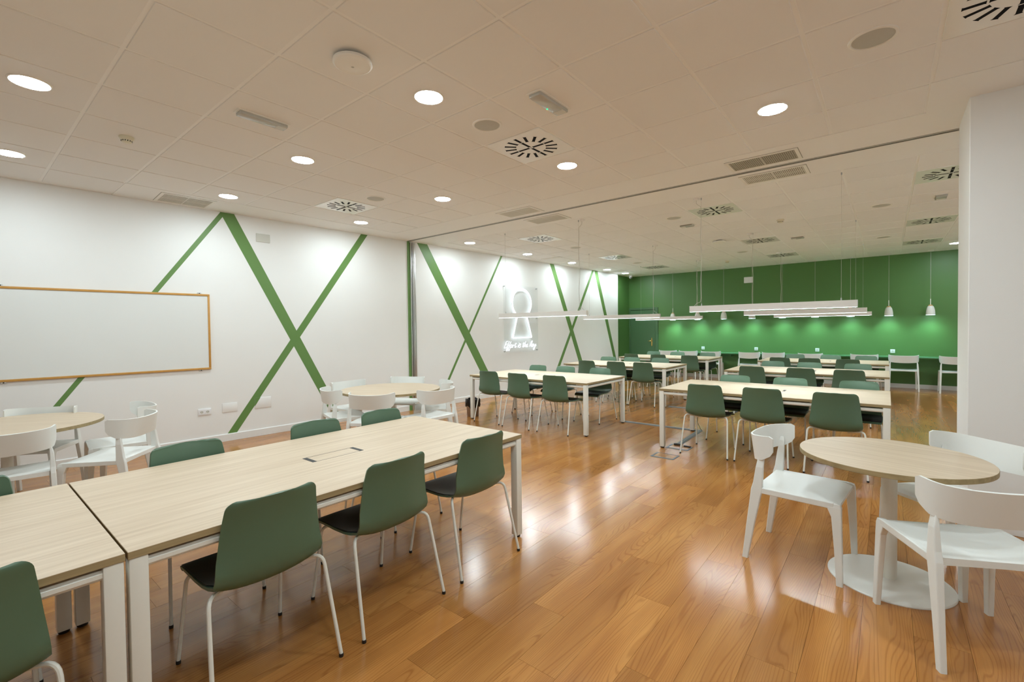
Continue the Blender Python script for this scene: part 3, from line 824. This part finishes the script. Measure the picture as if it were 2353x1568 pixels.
E1 = make_emer(0.35, 0.085)(); E1.location = (-3.735, 1.585, HC); tag(E1, 'long emergency tube light with clear cover at left of the front ceiling', 'emergency light', 'emergency lights')
E2 = make_emer(0.36, 0.10)(); E2.location = (-1.905, 2.80, HC); tag(E2, 'emergency light with a green status lamp in the front ceiling', 'emergency light', 'emergency lights'); led(E2, 0.10)
ES = Proto(make_emer(0.20, 0.11))
for (x, y), l in (((-2.51, 7.59), 'small emergency light left of the first middle diffuser behind the track'), ((-1.3, 10.04), 'small emergency light right of the second middle diffuser'), ((0.53, 8.1), 'small emergency light between the right far diffusers')):
    r_ = ES.put((x, y, HC), math.pi / 2 if x < 0.5 else 0.0, l, 'emergency lights')

def make_grille(L, wd, lou='louvre', back='louvre_back'):
    t = thing('ceiling_grille', '', 'air grille')
    def b(bm):
        for a, c in (((-L / 2, -wd / 2), (L / 2, -wd / 2 + 0.03)), ((-L / 2, wd / 2 - 0.03), (L / 2, wd / 2)), ((-L / 2, -wd / 2 + 0.03), (-L / 2 + 0.03, wd / 2 - 0.03)), ((L / 2 - 0.03, -wd / 2 + 0.03), (L / 2, wd / 2 - 0.03))):
            bx(bm, (a[0], a[1], -0.006), (c[0], c[1], 0.004))
    part('frame', b, 'device_white', t)
    def b(bm): bx(bm, (-L / 2 - 0.004, -wd / 2 - 0.004, -0.0012), (L / 2 + 0.004, wd / 2 + 0.004, 0.002))
    part('backing', b, back, t)
    def b(bm):
        n = 34; iL = L - 0.06
        for k in range(n):
            x = -iL / 2 + (k + 0.5) * iL / n
            bx(bm, (x - 0.0042, -wd / 2 + 0.03, -0.0045), (x + 0.0042, wd / 2 - 0.03, -0.001))
    o = part('louvre_blades', b, lou, t); o['kind'] = 'stuff'
    for yy in (-0.012, 0.03):
        def b(bm): bx(bm, (-L / 2 + 0.03, yy - 0.0015, -0.0056), (L / 2 - 0.03, yy + 0.0015, -0.002))
        part('divider', b, lou, t)
    def b(bm): bx(bm, (-0.002, -wd / 2 + 0.03, -0.0058), (0.002, wd / 2 - 0.03, -0.002))
    part('divider', b, 'device_white', t)
    return t
for x, y, rz, L, wd, l in ((-0.965, 5.165, 0, 0.63, 0.34, 'grey ceiling grille before the track, right-hand pair'), (-0.965, 5.745, 0, 0.63, 0.35, 'ceiling grille behind the track, right-hand pair'),
                           (-4.02, 5.15, 0, 0.60, 0.34, 'ceiling grille before the track, left-hand pair'), (-3.97, 5.755, 0, 0.62, 0.36, 'ceiling grille behind the track, left-hand pair'),
                           (-6.78, 1.93, math.pi / 2 + WROT, 0.56, 0.46, 'ceiling grille close to the wall above the whiteboard'), (-6.2, 12.42, 0, 0.62, 0.42, 'ceiling grille in the far left corner by the camera dome'),
                           (-6.1, 9.0, 0, 0.52, 0.10, 'narrow slot grille above the neon sign')):
    g = make_grille(L, wd, 'louvre_dark' if 'grey' in l else 'louvre'); g.location = (x, y, HC); g.rotation_euler = (0, 0, rz); tag(g, l, 'air grille', 'ceiling grilles')

# ------------------------------------------------------------------ suspended lamp bars
def wobble(p, q, amp, n=10, seed=0):
    rn = random.Random(seed); p, q = Vector(p), Vector(q); ph = rn.random() * 6
    return [p.lerp(q, i / n) + Vector((math.sin(i * 0.9 + ph), math.cos(i * 0.8 + ph), 0)) * amp * math.sin(math.pi * i / n) for i in range(n + 1)]
def make_bar(side):
    """side = end that carries the power cable (-1 left, 1 right); origin at the lamp's middle, height 0 = floor"""
    t = thing('lamp_bar', '', 'pendant lamp')
    L, zb, h, d = 1.74, 1.690, 0.076, 0.062
    def b(bm):
        P = [(-d / 2, zb), (-d / 2 + 0.004, zb), (-d / 2 + 0.004, zb + 0.010), (d / 2 - 0.004, zb + 0.010), (d / 2 - 0.004, zb), (d / 2, zb), (d / 2, zb + h), (-d / 2, zb + h)]
        loft(bm, [[(x, u, v) for u, v in P] for x in (-L / 2, L / 2)])
    part('housing', b, 'lamp_white', t)
    def b(bm): bx(bm, (-L / 2 + 0.004, -d / 2 + 0.005, zb + 0.005), (L / 2 - 0.004, d / 2 - 0.005, zb + 0.0095))
    part('diffuser', b, 'linear_glow', t)
    for s in (-1, 1):
        def b(bm): bx(bm, (s * L / 2 - 0.003, -d / 2 - 0.001, zb - 0.001), (s * L / 2 + 0.003, d / 2 + 0.001, zb + h + 0.001), 0.001)
        part('end_cap', b, 'lamp_white', t)
        xx = s * 0.73
        def b(bm): tube(bm, [(xx, 0, zb + h), (xx, 0, HC)], 0.0012, 5)
        wr = part('suspension_wire', b, 'cable_clear', t)
        def b(bm): lathe(bm, [(0.006, zb + h), (0.006, zb + h + 0.02), (0.003, zb + h + 0.03)], 8, (xx, 0, 0))
        part('gripper', b, 'steel', wr, True)
        def b(bm): lathe(bm, [(0.003, HC - 0.03), (0.007, HC - 0.02), (0.007, HC)], 8, (xx, 0, 0))
        part('ceiling_fixing', b, 'steel', wr, True)
    cx = side * 0.79
    def b(bm):
        pts = [(cx, 0, HC - 0.02), (cx, 0, HC - 0.06), (side * 0.765, 0, HC - 0.09), (side * 0.737, 0.002, HC - 0.11)] + wobble((side * 0.736, 0.003, HC - 0.16), (side * 0.737, 0.003, zb + h + 0.1), 0.008, 12, 3)
        pts += [(side * 0.745, 0.005, zb + h + 0.05), (side * 0.79, 0, zb + h + 0.035), (side * 0.82, 0, zb + h)]
        tube(bm, pts, 0.0028, 6)
    part('power_cable', b, 'cable_clear', t, True)
    def b(bm): lathe(bm, [(0.038, 0), (0.038, -0.018), (0.033, -0.024), (0.001, -0.025)], 20, (cx, 0, HC))
    part('canopy', b, 'lamp_white', t, True)
    return t
BL, BR = Proto(lambda: make_bar(1)), Proto(lambda: make_bar(-1))
for n, y in enumerate((6.13, 9.05, 11.85)):
    BL.put((-4.385 - 0.018 * n, y, 0), 0, 'white hanging lamp bar over the ' + TN[('L', n)], 'hanging lamp bars')
    BR.put((-1.118, y, 0), 0, 'white hanging lamp bar over the ' + TN[('R', n)], 'hanging lamp bars')
# cups over the counter
def make_pendant():
    t = thing('pendant_lamp', '', 'pendant lamp')
    def b(bm): lathe(bm, [(0.05, 0), (0.05, -0.012), (0.03, -0.022), (0.004, -0.024)], 20, (0, 0, HC))
    part('canopy', b, 'lamp_white', t, True)
    def b(bm): tube(bm, [(0, 0, HC - 0.02), (0, 0, 2.05)], 0.0028, 6)
    part('cord', b, 'cable_clear', t)
    def b(bm): lathe(bm, [(0.008, 2.06), (0.008, 1.925)], 10)
    part('stem', b, 'lamp_white', t, True)
    def b(bm): lathe(bm, [(0.036, 1.900), (0.038, 1.905), (0.036, 1.92), (0.028, 1.926), (0.006, 1.928)], 24)
    part('wooden_collar', b, 'wood_ring', t, True)
    def b(bm):
        prof = [(0.030, 1.905), (0.048, 1.895), (0.062, 1.865), (0.073, 1.82), (0.080, 1.765), (0.082, 1.70), (0.0795, 1.70), (0.077, 1.765), (0.070, 1.82), (0.059, 1.862), (0.045, 1.89), (0.001, 1.895)]
        lathe(bm, prof, 32)
    part('shade', b, 'lamp_white', t, True)
    def b(bm): lathe(bm, [(0.001, 1.765), (0.03, 1.768), (0.048, 1.776), (0.052, 1.786), (0.04, 1.80), (0.02, 1.815)], 24)
    part('bulb', b, 'pendant_glow', t, True)
    return t
PD = Proto(make_pendant)
for n in range(9):
    PD.put((-5.04 + 0.7235 * n, 13.93, 0), 0, f'white cup pendant over the green wall counter, {ORD[n]} from the green door', 'cup pendants over the counter')

# ------------------------------------------------------------------ green wall: counter, sockets, door, camera
ct = thing('wall_counter', 'long green counter shelf fixed along the green back wall', 'counter')
def b(bm): bx(bm, (-5.45, 13.76, 0.722), (XR, YB, 0.752), 0.003)
part('counter_top', b, 'counter_green', ct)
for x in (-5.0, -3.4, -1.9, -0.2, 1.7):
    def b(bm): prism(bm, [(x - 0.015, 13.86), (x + 0.015, 13.86), (x + 0.015, YB), (x - 0.015, YB)], 0.66, 0.722)
    part('bracket', b, 'counter_green', ct)
def make_single():
    t = thing('wall_socket', '', 'socket')
    def b(bm): bx(bm, (-0.044, -0.011, -0.044), (0.044, 0, 0.044), 0.004, 2)
    part('frame', b, 'socket_white', t, True)
    def b(bm):
        n = 20
        loft(bm, [[(0.021 * math.cos(2 * math.pi * k / n), -0.0125, 0.021 * math.sin(2 * math.pi * k / n)) for k in range(n)], [(0.022 * math.cos(2 * math.pi * k / n), -0.010, 0.022 * math.sin(2 * math.pi * k / n)) for k in range(n)]])
    part('insert', b, 'plate_grey', t, True)
    for s in (-1, 1):
        def b(bm): bx(bm, (s * 0.0095 - 0.0025, -0.0132, -0.0025), (s * 0.0095 + 0.0025, -0.012, 0.0025))
        part('pin_hole', b, 'slot_black', t)
    return t
SK = Proto(make_single)
for n, x in enumerate((-4.24, -2.82, -1.40, 0.10)): SK.put((x, YB, 0.862), 0, f'white square socket on the green wall, {ORD[n]} from the door', 'sockets on the green wall')
o = thing('wall_plate', 'white blank plate high on the green wall above the lamp bars', 'wall plate', (-3.015, YB, 2.785))
def b(bm): bx(bm, (-0.112, -0.014, -0.083), (0.112, 0, 0.083), 0.01, 3)
part('cover', b, 'socket_white', o, True)
for s in (-1, 1):
    def b(bm): bx(bm, (s * 0.095 - 0.004, -0.0148, -0.004), (s * 0.095 + 0.004, -0.013, 0.004))
    part('screw_cap', b, 'plate_grey', o)

dr = struct(thing('door_1', 'green door with brass handle in the green corner', None, (0, 0, 0)))
def b(bm):
    bx(bm, (-6.575, YB - 0.022, 0), (-6.525, YB, 2.125), 0.004); bx(bm, (-5.69, YB - 0.028, 0), (-5.60, YB, 2.125), 0.006); bx(bm, (-6.525, YB - 0.028, 2.055), (-5.69, YB, 2.125), 0.006)
part('door_frame', b, 'green_door', dr)
def b(bm): bx(bm, (-6.52, YB - 0.006, 0.006), (-5.697, YB, 2.048))
leaf = part('door_leaf', b, 'green_door', dr)
def b(bm): bx(bm, (-6.525, YB - 0.0045, 2.045), (-5.69, YB, 2.06)); bx(bm, (-5.699, YB - 0.0045, 0), (-5.689, YB, 2.055))
part('door_gap', b, 'slot_black', dr)
def b(bm):
    P = []
    for k in range(24):
        a = 2 * math.pi * k / 24; P.append((0.022 * math.cos(a) * (1.0 if abs(math.sin(a)) < 0.8 else 0.8), 0.145 * math.copysign(abs(math.sin(a)) ** 0.7, math.sin(a))))
    loft(bm, [[(-5.81 + u, YB - 0.006, 1.03 + v) for u, v in P], [(-5.81 + u * 0.9, YB - 0.014, 1.03 + v * 0.97) for u, v in P]])
hp = part('handle_plate', b, 'brass', dr, True)
def b(bm): tube(bm, [(-5.81, YB - 0.012, 1.06), (-5.81, YB - 0.05, 1.06), (-5.825, YB - 0.056, 1.06), (-5.87, YB - 0.056, 1.055), (-5.915, YB - 0.054, 1.063)], [0.010, 0.009, 0.009, 0.008, 0.009], 8)
part('handle_lever', b, 'brass', hp, True)
def b(bm): tube(bm, [(-5.81, YB - 0.012, 0.96), (-5.81, YB - 0.02, 0.96)], 0.008, 10)
part('lock_cylinder', b, 'brass', hp, True)
for z in (0.35, 1.05, 1.75):
    def b(bm): tube(bm, [(-6.523, YB - 0.026, z), (-6.523, YB - 0.026, z + 0.09)], 0.006, 8)
    part('hinge', b, 'green_door', dr, True)

cd = thing('security_camera', 'small white dome camera on the ceiling in the green corner', 'camera', (-6.30, 13.72, HC))
def b(bm): lathe(bm, [(0.06, 0), (0.06, -0.025), (0.054, -0.034), (0.045, -0.04)], 24)
part('base', b, 'socket_white', cd, True)
def b(bm):
    lathe(bm, [(0.046, -0.035), (0.05, -0.06), (0.044, -0.085), (0.028, -0.10), (0.001, -0.105)], 24)
bl = part('ball', b, 'socket_white', cd, True)
def b(bm): lathe(bm, [(0.001, -0.012), (0.02, -0.006), (0.027, 0.006)], 16)
ey = part('eye', b, 'slot_black', bl, True); ey.location = (0.028, -0.036, -0.078); ey.rotation_euler = (math.radians(58), 0, math.radians(38))
# ------------------------------------------------------------------ left wall: whiteboard, plates, neon sign
def on_wall(name, label, cat, y, z, off=0.0, group=None):
    """local x points out of the left wall, local y runs along it"""
    return thing(name, label, cat, (xw(y) + off, y, z), WROT, group)
wb = on_wall('whiteboard', 'wide whiteboard in a thin wooden frame on the left wall', 'whiteboard', 1.01, 1.508)
wl, wh, ft = 1.25, 0.502, 0.025
def b(bm): bx(bm, (0.004, -wl + 0.01, -wh + 0.01), (0.016, wl - 0.01, wh - 0.01))
part('panel', b, 'whiteboard', wb)
for a, c in (((-wl, wh - ft), (wl, wh)), ((-wl, -wh), (wl, -wh + ft)), ((-wl, -wh + ft), (-wl + ft, wh - ft)), ((wl - ft, -wh + ft), (wl, wh - ft))):
    def b(bm): bx(bm, (0.002, a[0], a[1]), (0.024, c[0], c[1]), 0.003, 2)
    part('frame_strip', b, 'frame_wood', wb, True)
for yy in (-1.1, -0.63, 1.135):
    for s in (-1, 1):
        def b(bm): bx(bm, (0.0, yy - 0.022, s * (wh + 0.004) - 0.014), (0.014, yy + 0.022, s * (wh + 0.004) + 0.014), 0.003)
        cl = part('wall_clip', b, 'aluminium', wb)
        def b(bm): bx(bm, (0.013, yy - 0.006, s * (wh + 0.008) - 0.005), (0.0155, yy + 0.006, s * (wh + 0.008) + 0.005))
        part('clip_screw', b, 'slot_black', cl)
sk = on_wall('double_socket', 'white double socket low on the left wall', 'socket', 2.171, 0.438)
def b(bm): bx(bm, (0, -0.076, -0.044), (0.010, 0.076, 0.044), 0.004, 2)
part('frame', b, 'socket_white', sk, True)
for s in (-1, 1):
    def b(bm): bx(bm, (0.009, s * 0.034 - 0.03, -0.03), (0.0125, s * 0.034 + 0.03, 0.03), 0.002)
    ins = part('insert', b, 'socket_white', sk)
    def b(bm):
        n = 20
        loft(bm, [[(0.0123, s * 0.034 + 0.019 * math.cos(2 * math.pi * k / n), 0.019 * math.sin(2 * math.pi * k / n)) for k in range(n)], [(0.0132, s * 0.034 + 0.0185 * math.cos(2 * math.pi * k / n), 0.0185 * math.sin(2 * math.pi * k / n)) for k in range(n)]])
    part('well', b, 'plate_grey', ins, True)
    for q in (-1, 1):
        def b(bm): bx(bm, (0.0128, s * 0.034 + q * 0.0095 - 0.003, -0.001), (0.0137, s * 0.034 + q * 0.0095 + 0.003, 0.005))
        part('pin_hole', b, 'slot_black', ins)
pl = on_wall('cover_plate', 'beige rectangular cover plate high on the left wall between the green stripes', 'wall plate', 2.95, 2.857)
def b(bm): bx(bm, (0, -0.094, -0.06), (0.008, 0.094, 0.06), 0.003)
part('cover', b, 'plate_grey', pl)
pl = on_wall('cover_plate', 'white blank cover plate low on the wall, between socket and green stripe', 'wall plate', 2.472, 0.458)
def b(bm): bx(bm, (0, -0.094, -0.063), (0.007, 0.094, 0.063), 0.004, 2)
part('cover', b, 'wall_paint', pl, True)
pl = on_wall('cover_plate', 'blank cover plate crossed by the green stripe low on the wall', 'wall plate', 2.901, 0.473)
def b(bm): bx(bm, (0, -0.111, -0.078), (0.007, 0.111, 0.078), 0.004, 2)
cvp = part('cover', b, 'wall_paint', pl, True)
def b(bm):
    # the painted stripe carries on across the plate's upper left corner
    P = [(-0.111, 0.078), (-0.036, 0.078), (-0.087, -0.004), (-0.111, -0.040)]
    loft(bm, [[(0.0060, u, v) for u, v in P], [(0.0078, u, v) for u, v in P]])
part('stripe_corner', b, 'green_stripe', cvp)

ns = on_wall('neon_sign', 'glowing white neon keyhole sign reading Effort is the key on clear acrylic', 'neon sign', 8.575, 0.0, 0.0)
Y0 = 8.575
def b(bm): bx(bm, (0.035, 7.965 - Y0, 0.952), (0.041, 9.185 - Y0, 1.776), 0.001); bx(bm, (0.035, 7.965 - Y0, 1.780), (0.041, 9.185 - Y0, 2.50), 0.001)
part('acrylic_panel', b, 'acrylic', ns)
for yy in (8.00, 9.15):
    for z in (0.985, 1.745, 1.812, 2.465):
        if z == 1.812: continue
        def b(bm): tube(bm, [(0, yy - Y0, z), (0.045, yy - Y0, z), (0.050, yy - Y0, z)], [0.008, 0.009, 0.007], 10)
        part('standoff', b, 'steel', ns, True)
c0 = 8.585 - Y0; R0 = 0.335; zc = 2.10
a0 = math.asin(0.165 / R0)
def b(bm):
    pts = []
    for k in range(41):
        a = -math.pi / 2 - a0 - (2 * math.pi - 2 * a0) * k / 40
        pts.append((0.052, c0 + R0 * math.cos(a), zc + R0 * math.sin(a)))
    P = pts + bend(pts[-1], (0.052, 0.349, 1.29), (0.052, 0.0, 1.288), 0.02)[1:-1] + bend((0.052, 0.0, 1.288), (0.052, -0.320, 1.286), pts[0], 0.02)[1:-1]
    tube(bm, P, 0.0105, 8, closed=True)
part('keyhole_tube', b, 'neon_glow', ns, True)
NEON = [[(8.098,1.217),(8.073,1.216),(8.042,1.211),(8.022,1.19),(8.002,1.153),(7.98,1.109),(7.963,1.076),(7.973,1.062),(7.998,1.069),(8.029,1.079)],[(8.008,1.148),(8.03,1.152),(8.049,1.152)],[(8.137,1.21),(8.117,1.188),(8.094,1.15),(8.071,1.106),(8.048,1.061),(8.033,1.024),(8.036,1.001),(8.052,1.001),(8.066,1.023),(8.073,1.06),(8.07,1.091),(8.093,1.12),(8.116,1.131)],[(8.196,1.208),(8.178,1.186),(8.155,1.148),(8.129,1.104),(8.109,1.066),(8.097,1.029),(8.102,1.002),(8.119,1.0),(8.139,1.027),(8.154,1.061),(8.16,1.095),(8.177,1.121),(8.206,1.135)],[(8.217,1.135),(8.194,1.128),(8.171,1.102),(8.168,1.076),(8.187,1.065),(8.21,1.082),(8.222,1.112),(8.217,1.135)],[(8.24,1.13),(8.242,1.1),(8.233,1.062)],[(8.239,1.092),(8.262,1.118),(8.291,1.129),(8.302,1.109)],[(8.361,1.171),(8.349,1.142),(8.331,1.104),(8.319,1.074),(8.333,1.062),(8.353,1.076),(8.371,1.099)],[(8.326,1.145),(8.355,1.151),(8.381,1.151)],[(8.447,1.123),(8.435,1.096),(8.423,1.066)],[(8.471,1.165),(8.477,1.169)],[(8.527,1.142),(8.506,1.149),(8.482,1.138),(8.482,1.118),(8.505,1.102),(8.511,1.078),(8.493,1.059),(8.466,1.064),(8.452,1.08),(8.464,1.103),(8.5,1.121),(8.53,1.132)],[(8.644,1.176),(8.625,1.141),(8.606,1.102),(8.594,1.071),(8.612,1.063),(8.63,1.078),(8.648,1.105)],[(8.601,1.142),(8.631,1.152),(8.661,1.153)],[(8.71,1.201),(8.692,1.162),(8.667,1.116),(8.648,1.069)],[(8.654,1.081),(8.679,1.115),(8.703,1.122),(8.702,1.095),(8.69,1.068),(8.708,1.067)],[(8.721,1.086),(8.757,1.101),(8.776,1.12),(8.764,1.132),(8.739,1.117),(8.727,1.086),(8.735,1.062),(8.763,1.067),(8.781,1.084)],[(8.948,1.207),(8.922,1.187),(8.894,1.148),(8.868,1.109),(8.843,1.07)],[(8.948,1.207),(8.954,1.19),(8.937,1.163),(8.899,1.128),(8.88,1.109)],[(8.874,1.105),(8.905,1.112),(8.911,1.095),(8.899,1.084),(8.908,1.064)],[(8.924,1.083),(8.961,1.098),(8.984,1.121),(8.971,1.132),(8.946,1.114),(8.93,1.083),(8.939,1.062),(8.964,1.069),(8.986,1.089)],[(9.012,1.124),(9.002,1.096),(9.011,1.08),(9.043,1.087),(9.069,1.114)],[(9.088,1.128),(9.069,1.098),(9.043,1.055),(9.023,1.015),(9.004,0.987),(8.985,0.992),(8.982,1.012),(9.008,1.04),(9.055,1.066),(9.097,1.093)]]
for word in ((0, 9), (9, 12), (12, 17), (17, 99)):
    def b(bm):
        for st in NEON[word[0]:word[1]]:
            P = [Vector((0.050, y - Y0, z)) for y, z in st]
            Q = []
            for i in range(len(P) - 1):
                p0, p1, p2, p3 = P[max(i - 1, 0)], P[i], P[i + 1], P[min(i + 2, len(P) - 1)]
                for k in range(3):
                    t = k / 3
                    Q.append(0.5 * ((2 * p1) + (p2 - p0) * t + (2 * p0 - 5 * p1 + 4 * p2 - p3) * t * t + (3 * p1 - p0 - 3 * p2 + p3) * t ** 3))
            Q.append(P[-1])
            tube(bm, Q, 0.0042, 6)
    part('neon_word', b, 'neon_text', ns, True)
def b(bm): bx(bm, (0.036, 0.27, 1.655), (0.044, 0.60, 1.662))
part('supply_lead', b, 'socket_white', ns)

# ------------------------------------------------------------------ waste bin
bn = thing('waste_bin', 'small perforated waste bin with black bag beside the front left table', 'waste bin', (-5.56, 5.74, 0))
def b(bm): lathe(bm, [(0.095, 0.0), (0.098, 0.004), (0.112, 0.20), (0.112, 0.285), (0.108, 0.285), (0.094, 0.006)], 28)
bb = part('bucket', b, 'bin_mesh', bn, True)
def b(bm):
    for zi in range(8):
        for k in range(30):
            a = 2 * math.pi * (k + 0.5 * (zi % 2)) / 30; z = 0.03 + 0.017 * zi; r = 0.0985 + (0.112 - 0.098) * z / 0.2 + 0.0006
            c_ = Vector((r * math.cos(a), r * math.sin(a), z)); u = Vector((-math.sin(a), math.cos(a), 0)) * 0.003; v = Vector((0, 0, 0.003))
            bm.faces.new([bm.verts.new(c_ + p) for p in (u, v, -u, -v)])
hl = part('perforations', b, 'slot_black', bb); hl['kind'] = 'stuff'
def b(bm):
    rn = random.Random(4); n = 40; rings = []
    for i, (r, z) in enumerate(((0.090, 0.24), (0.104, 0.288), (0.110, 0.305), (0.122, 0.300), (0.128, 0.26), (0.128, 0.20), (0.122, 0.165))):
        ring = []
        for k in range(n):
            a = 2 * math.pi * k / n
            f = 0.006 * math.sin(5 * a + i) + 0.005 * math.sin(11 * a - 2 * i) + rn.uniform(-0.003, 0.003)
            dz = (0.018 * math.sin(3 * a + 1) + 0.012 * math.sin(7 * a)) * (i / 6) + rn.uniform(-0.003, 0.003)
            ring.append(((r + f) * math.cos(a), (r + f) * math.sin(a), z + dz))
        rings.append(ring)
    loft(bm, rings, True, False)
part('bin_bag', b, 'bin_bag', bn, True)

# ------------------------------------------------------------------ floor boxes and cable covers
def floor_box(y0, label):
    t = thing('floor_box', label, 'floor box', (-2.0, y0, 0), 0, 'floor boxes')
    a, c, e = 0.135, 0.105, 0.02
    def b(bm):
        bx(bm, (-a, -c, 0), (a, -c + 0.035, 0.003)); bx(bm, (-a, c - 0.008, 0), (a, c, 0.003))
        bx(bm, (-a, -c + 0.035, 0), (-a + e, c - 0.008, 0.003)); bx(bm, (a - e, -c + 0.035, 0), (a, c - 0.008, 0.003))
    part('frame', b, 'channel_grey', t)
    def b(bm): bx(bm, (-a + e + 0.001, -c + 0.036, 0), (a - e - 0.001, c - 0.009, 0.0022))
    part('lid', b, 'plank_wood', t)
    return t
floor_box(5.25, 'flush floor box with wood lid in open floor before the right tables')
fb = floor_box(5.73, 'floor box under the front right table where the cable cover ends')
def b(bm): bx(bm, (-0.10, 0.08, 0.002), (-0.02, 0.115, 0.022), 0.004); bx(bm, (0.03, 0.06, 0.002), (0.115, 0.085, 0.018), 0.004)
part('cable_outlet', b, 'rubber_black', fb)
def cover(p, q, label, wd=0.075):
    p, q = Vector((*p, 0)), Vector((*q, 0)); d = (q - p).normalized(); n = Vector((-d.y, d.x, 0))
    t = thing('cable_cover', label, 'cable cover', (0, 0, 0), 0, 'grey floor cable covers')
    def b(bm):
        prof = [(-wd / 2, 0.0), (-wd / 2, 0.002), (-0.024, 0.012), (-0.012, 0.0135), (0.012, 0.0135), (0.024, 0.012), (wd / 2, 0.002), (wd / 2, 0.0)]
        loft(bm, [[e + n * u + Vector((0, 0, v)) for u, v in prof] for e in (p, q)])
    part('ramp', b, 'channel_grey', t)
    def b(bm):
        for u in (-0.016, 0.013): loft(bm, [[e + n * (u + du) + Vector((0, 0, z)) for du, z in ((0, 0.012), (0.003, 0.012), (0.003, 0.0146), (0, 0.0146))] for e in (p, q)])
    part('ridge', b, 'plate_grey', t)
cover((-3.31, 6.80), (-2.10, 6.80), 'grey cable cover crossing the aisle between the two front tables')
cover((-2.09, 6.84), (-2.06, 5.86), 'grey cable cover under the front right table to the floor box')
cover((-3.18, 8.56), (-2.10, 8.56), 'grey cable cover crossing the aisle between the two middle tables')
cover((-2.08, 8.52), (-2.02, 9.2), 'grey cable cover under the middle right table')
def cable(pts, label, k):
    def b(bm):
        P = [Vector(p) for p in pts]; Q = []
        for i in range(len(P) - 1):
            for j in range(5): Q.append(P[i].lerp(P[i + 1], j / 5) + Vector((0.004 * math.sin(i * 5 + j), 0.003 * math.cos(i * 4 + j), 0)))
        Q.append(P[-1]); tube(bm, Q, 0.004, 6)
    o = part('data_cable', b, 'cable_green', None, True); tag(o, label, 'cable', 'green data cables')
cable([(-2.105, 6.745, 0.70), (-2.10, 6.75, 0.35), (-2.095, 6.755, 0.14), (-2.07, 6.77, 0.05), (-2.05, 6.80, 0.016)], 'green cable running down the far left leg of the front right table', 0)
cable([(-3.285, 6.70, 0.70), (-3.29, 6.715, 0.35), (-3.295, 6.73, 0.14), (-3.305, 6.755, 0.05), (-3.30, 6.79, 0.016)], 'green cable running down the far right leg of the front left table', 1)
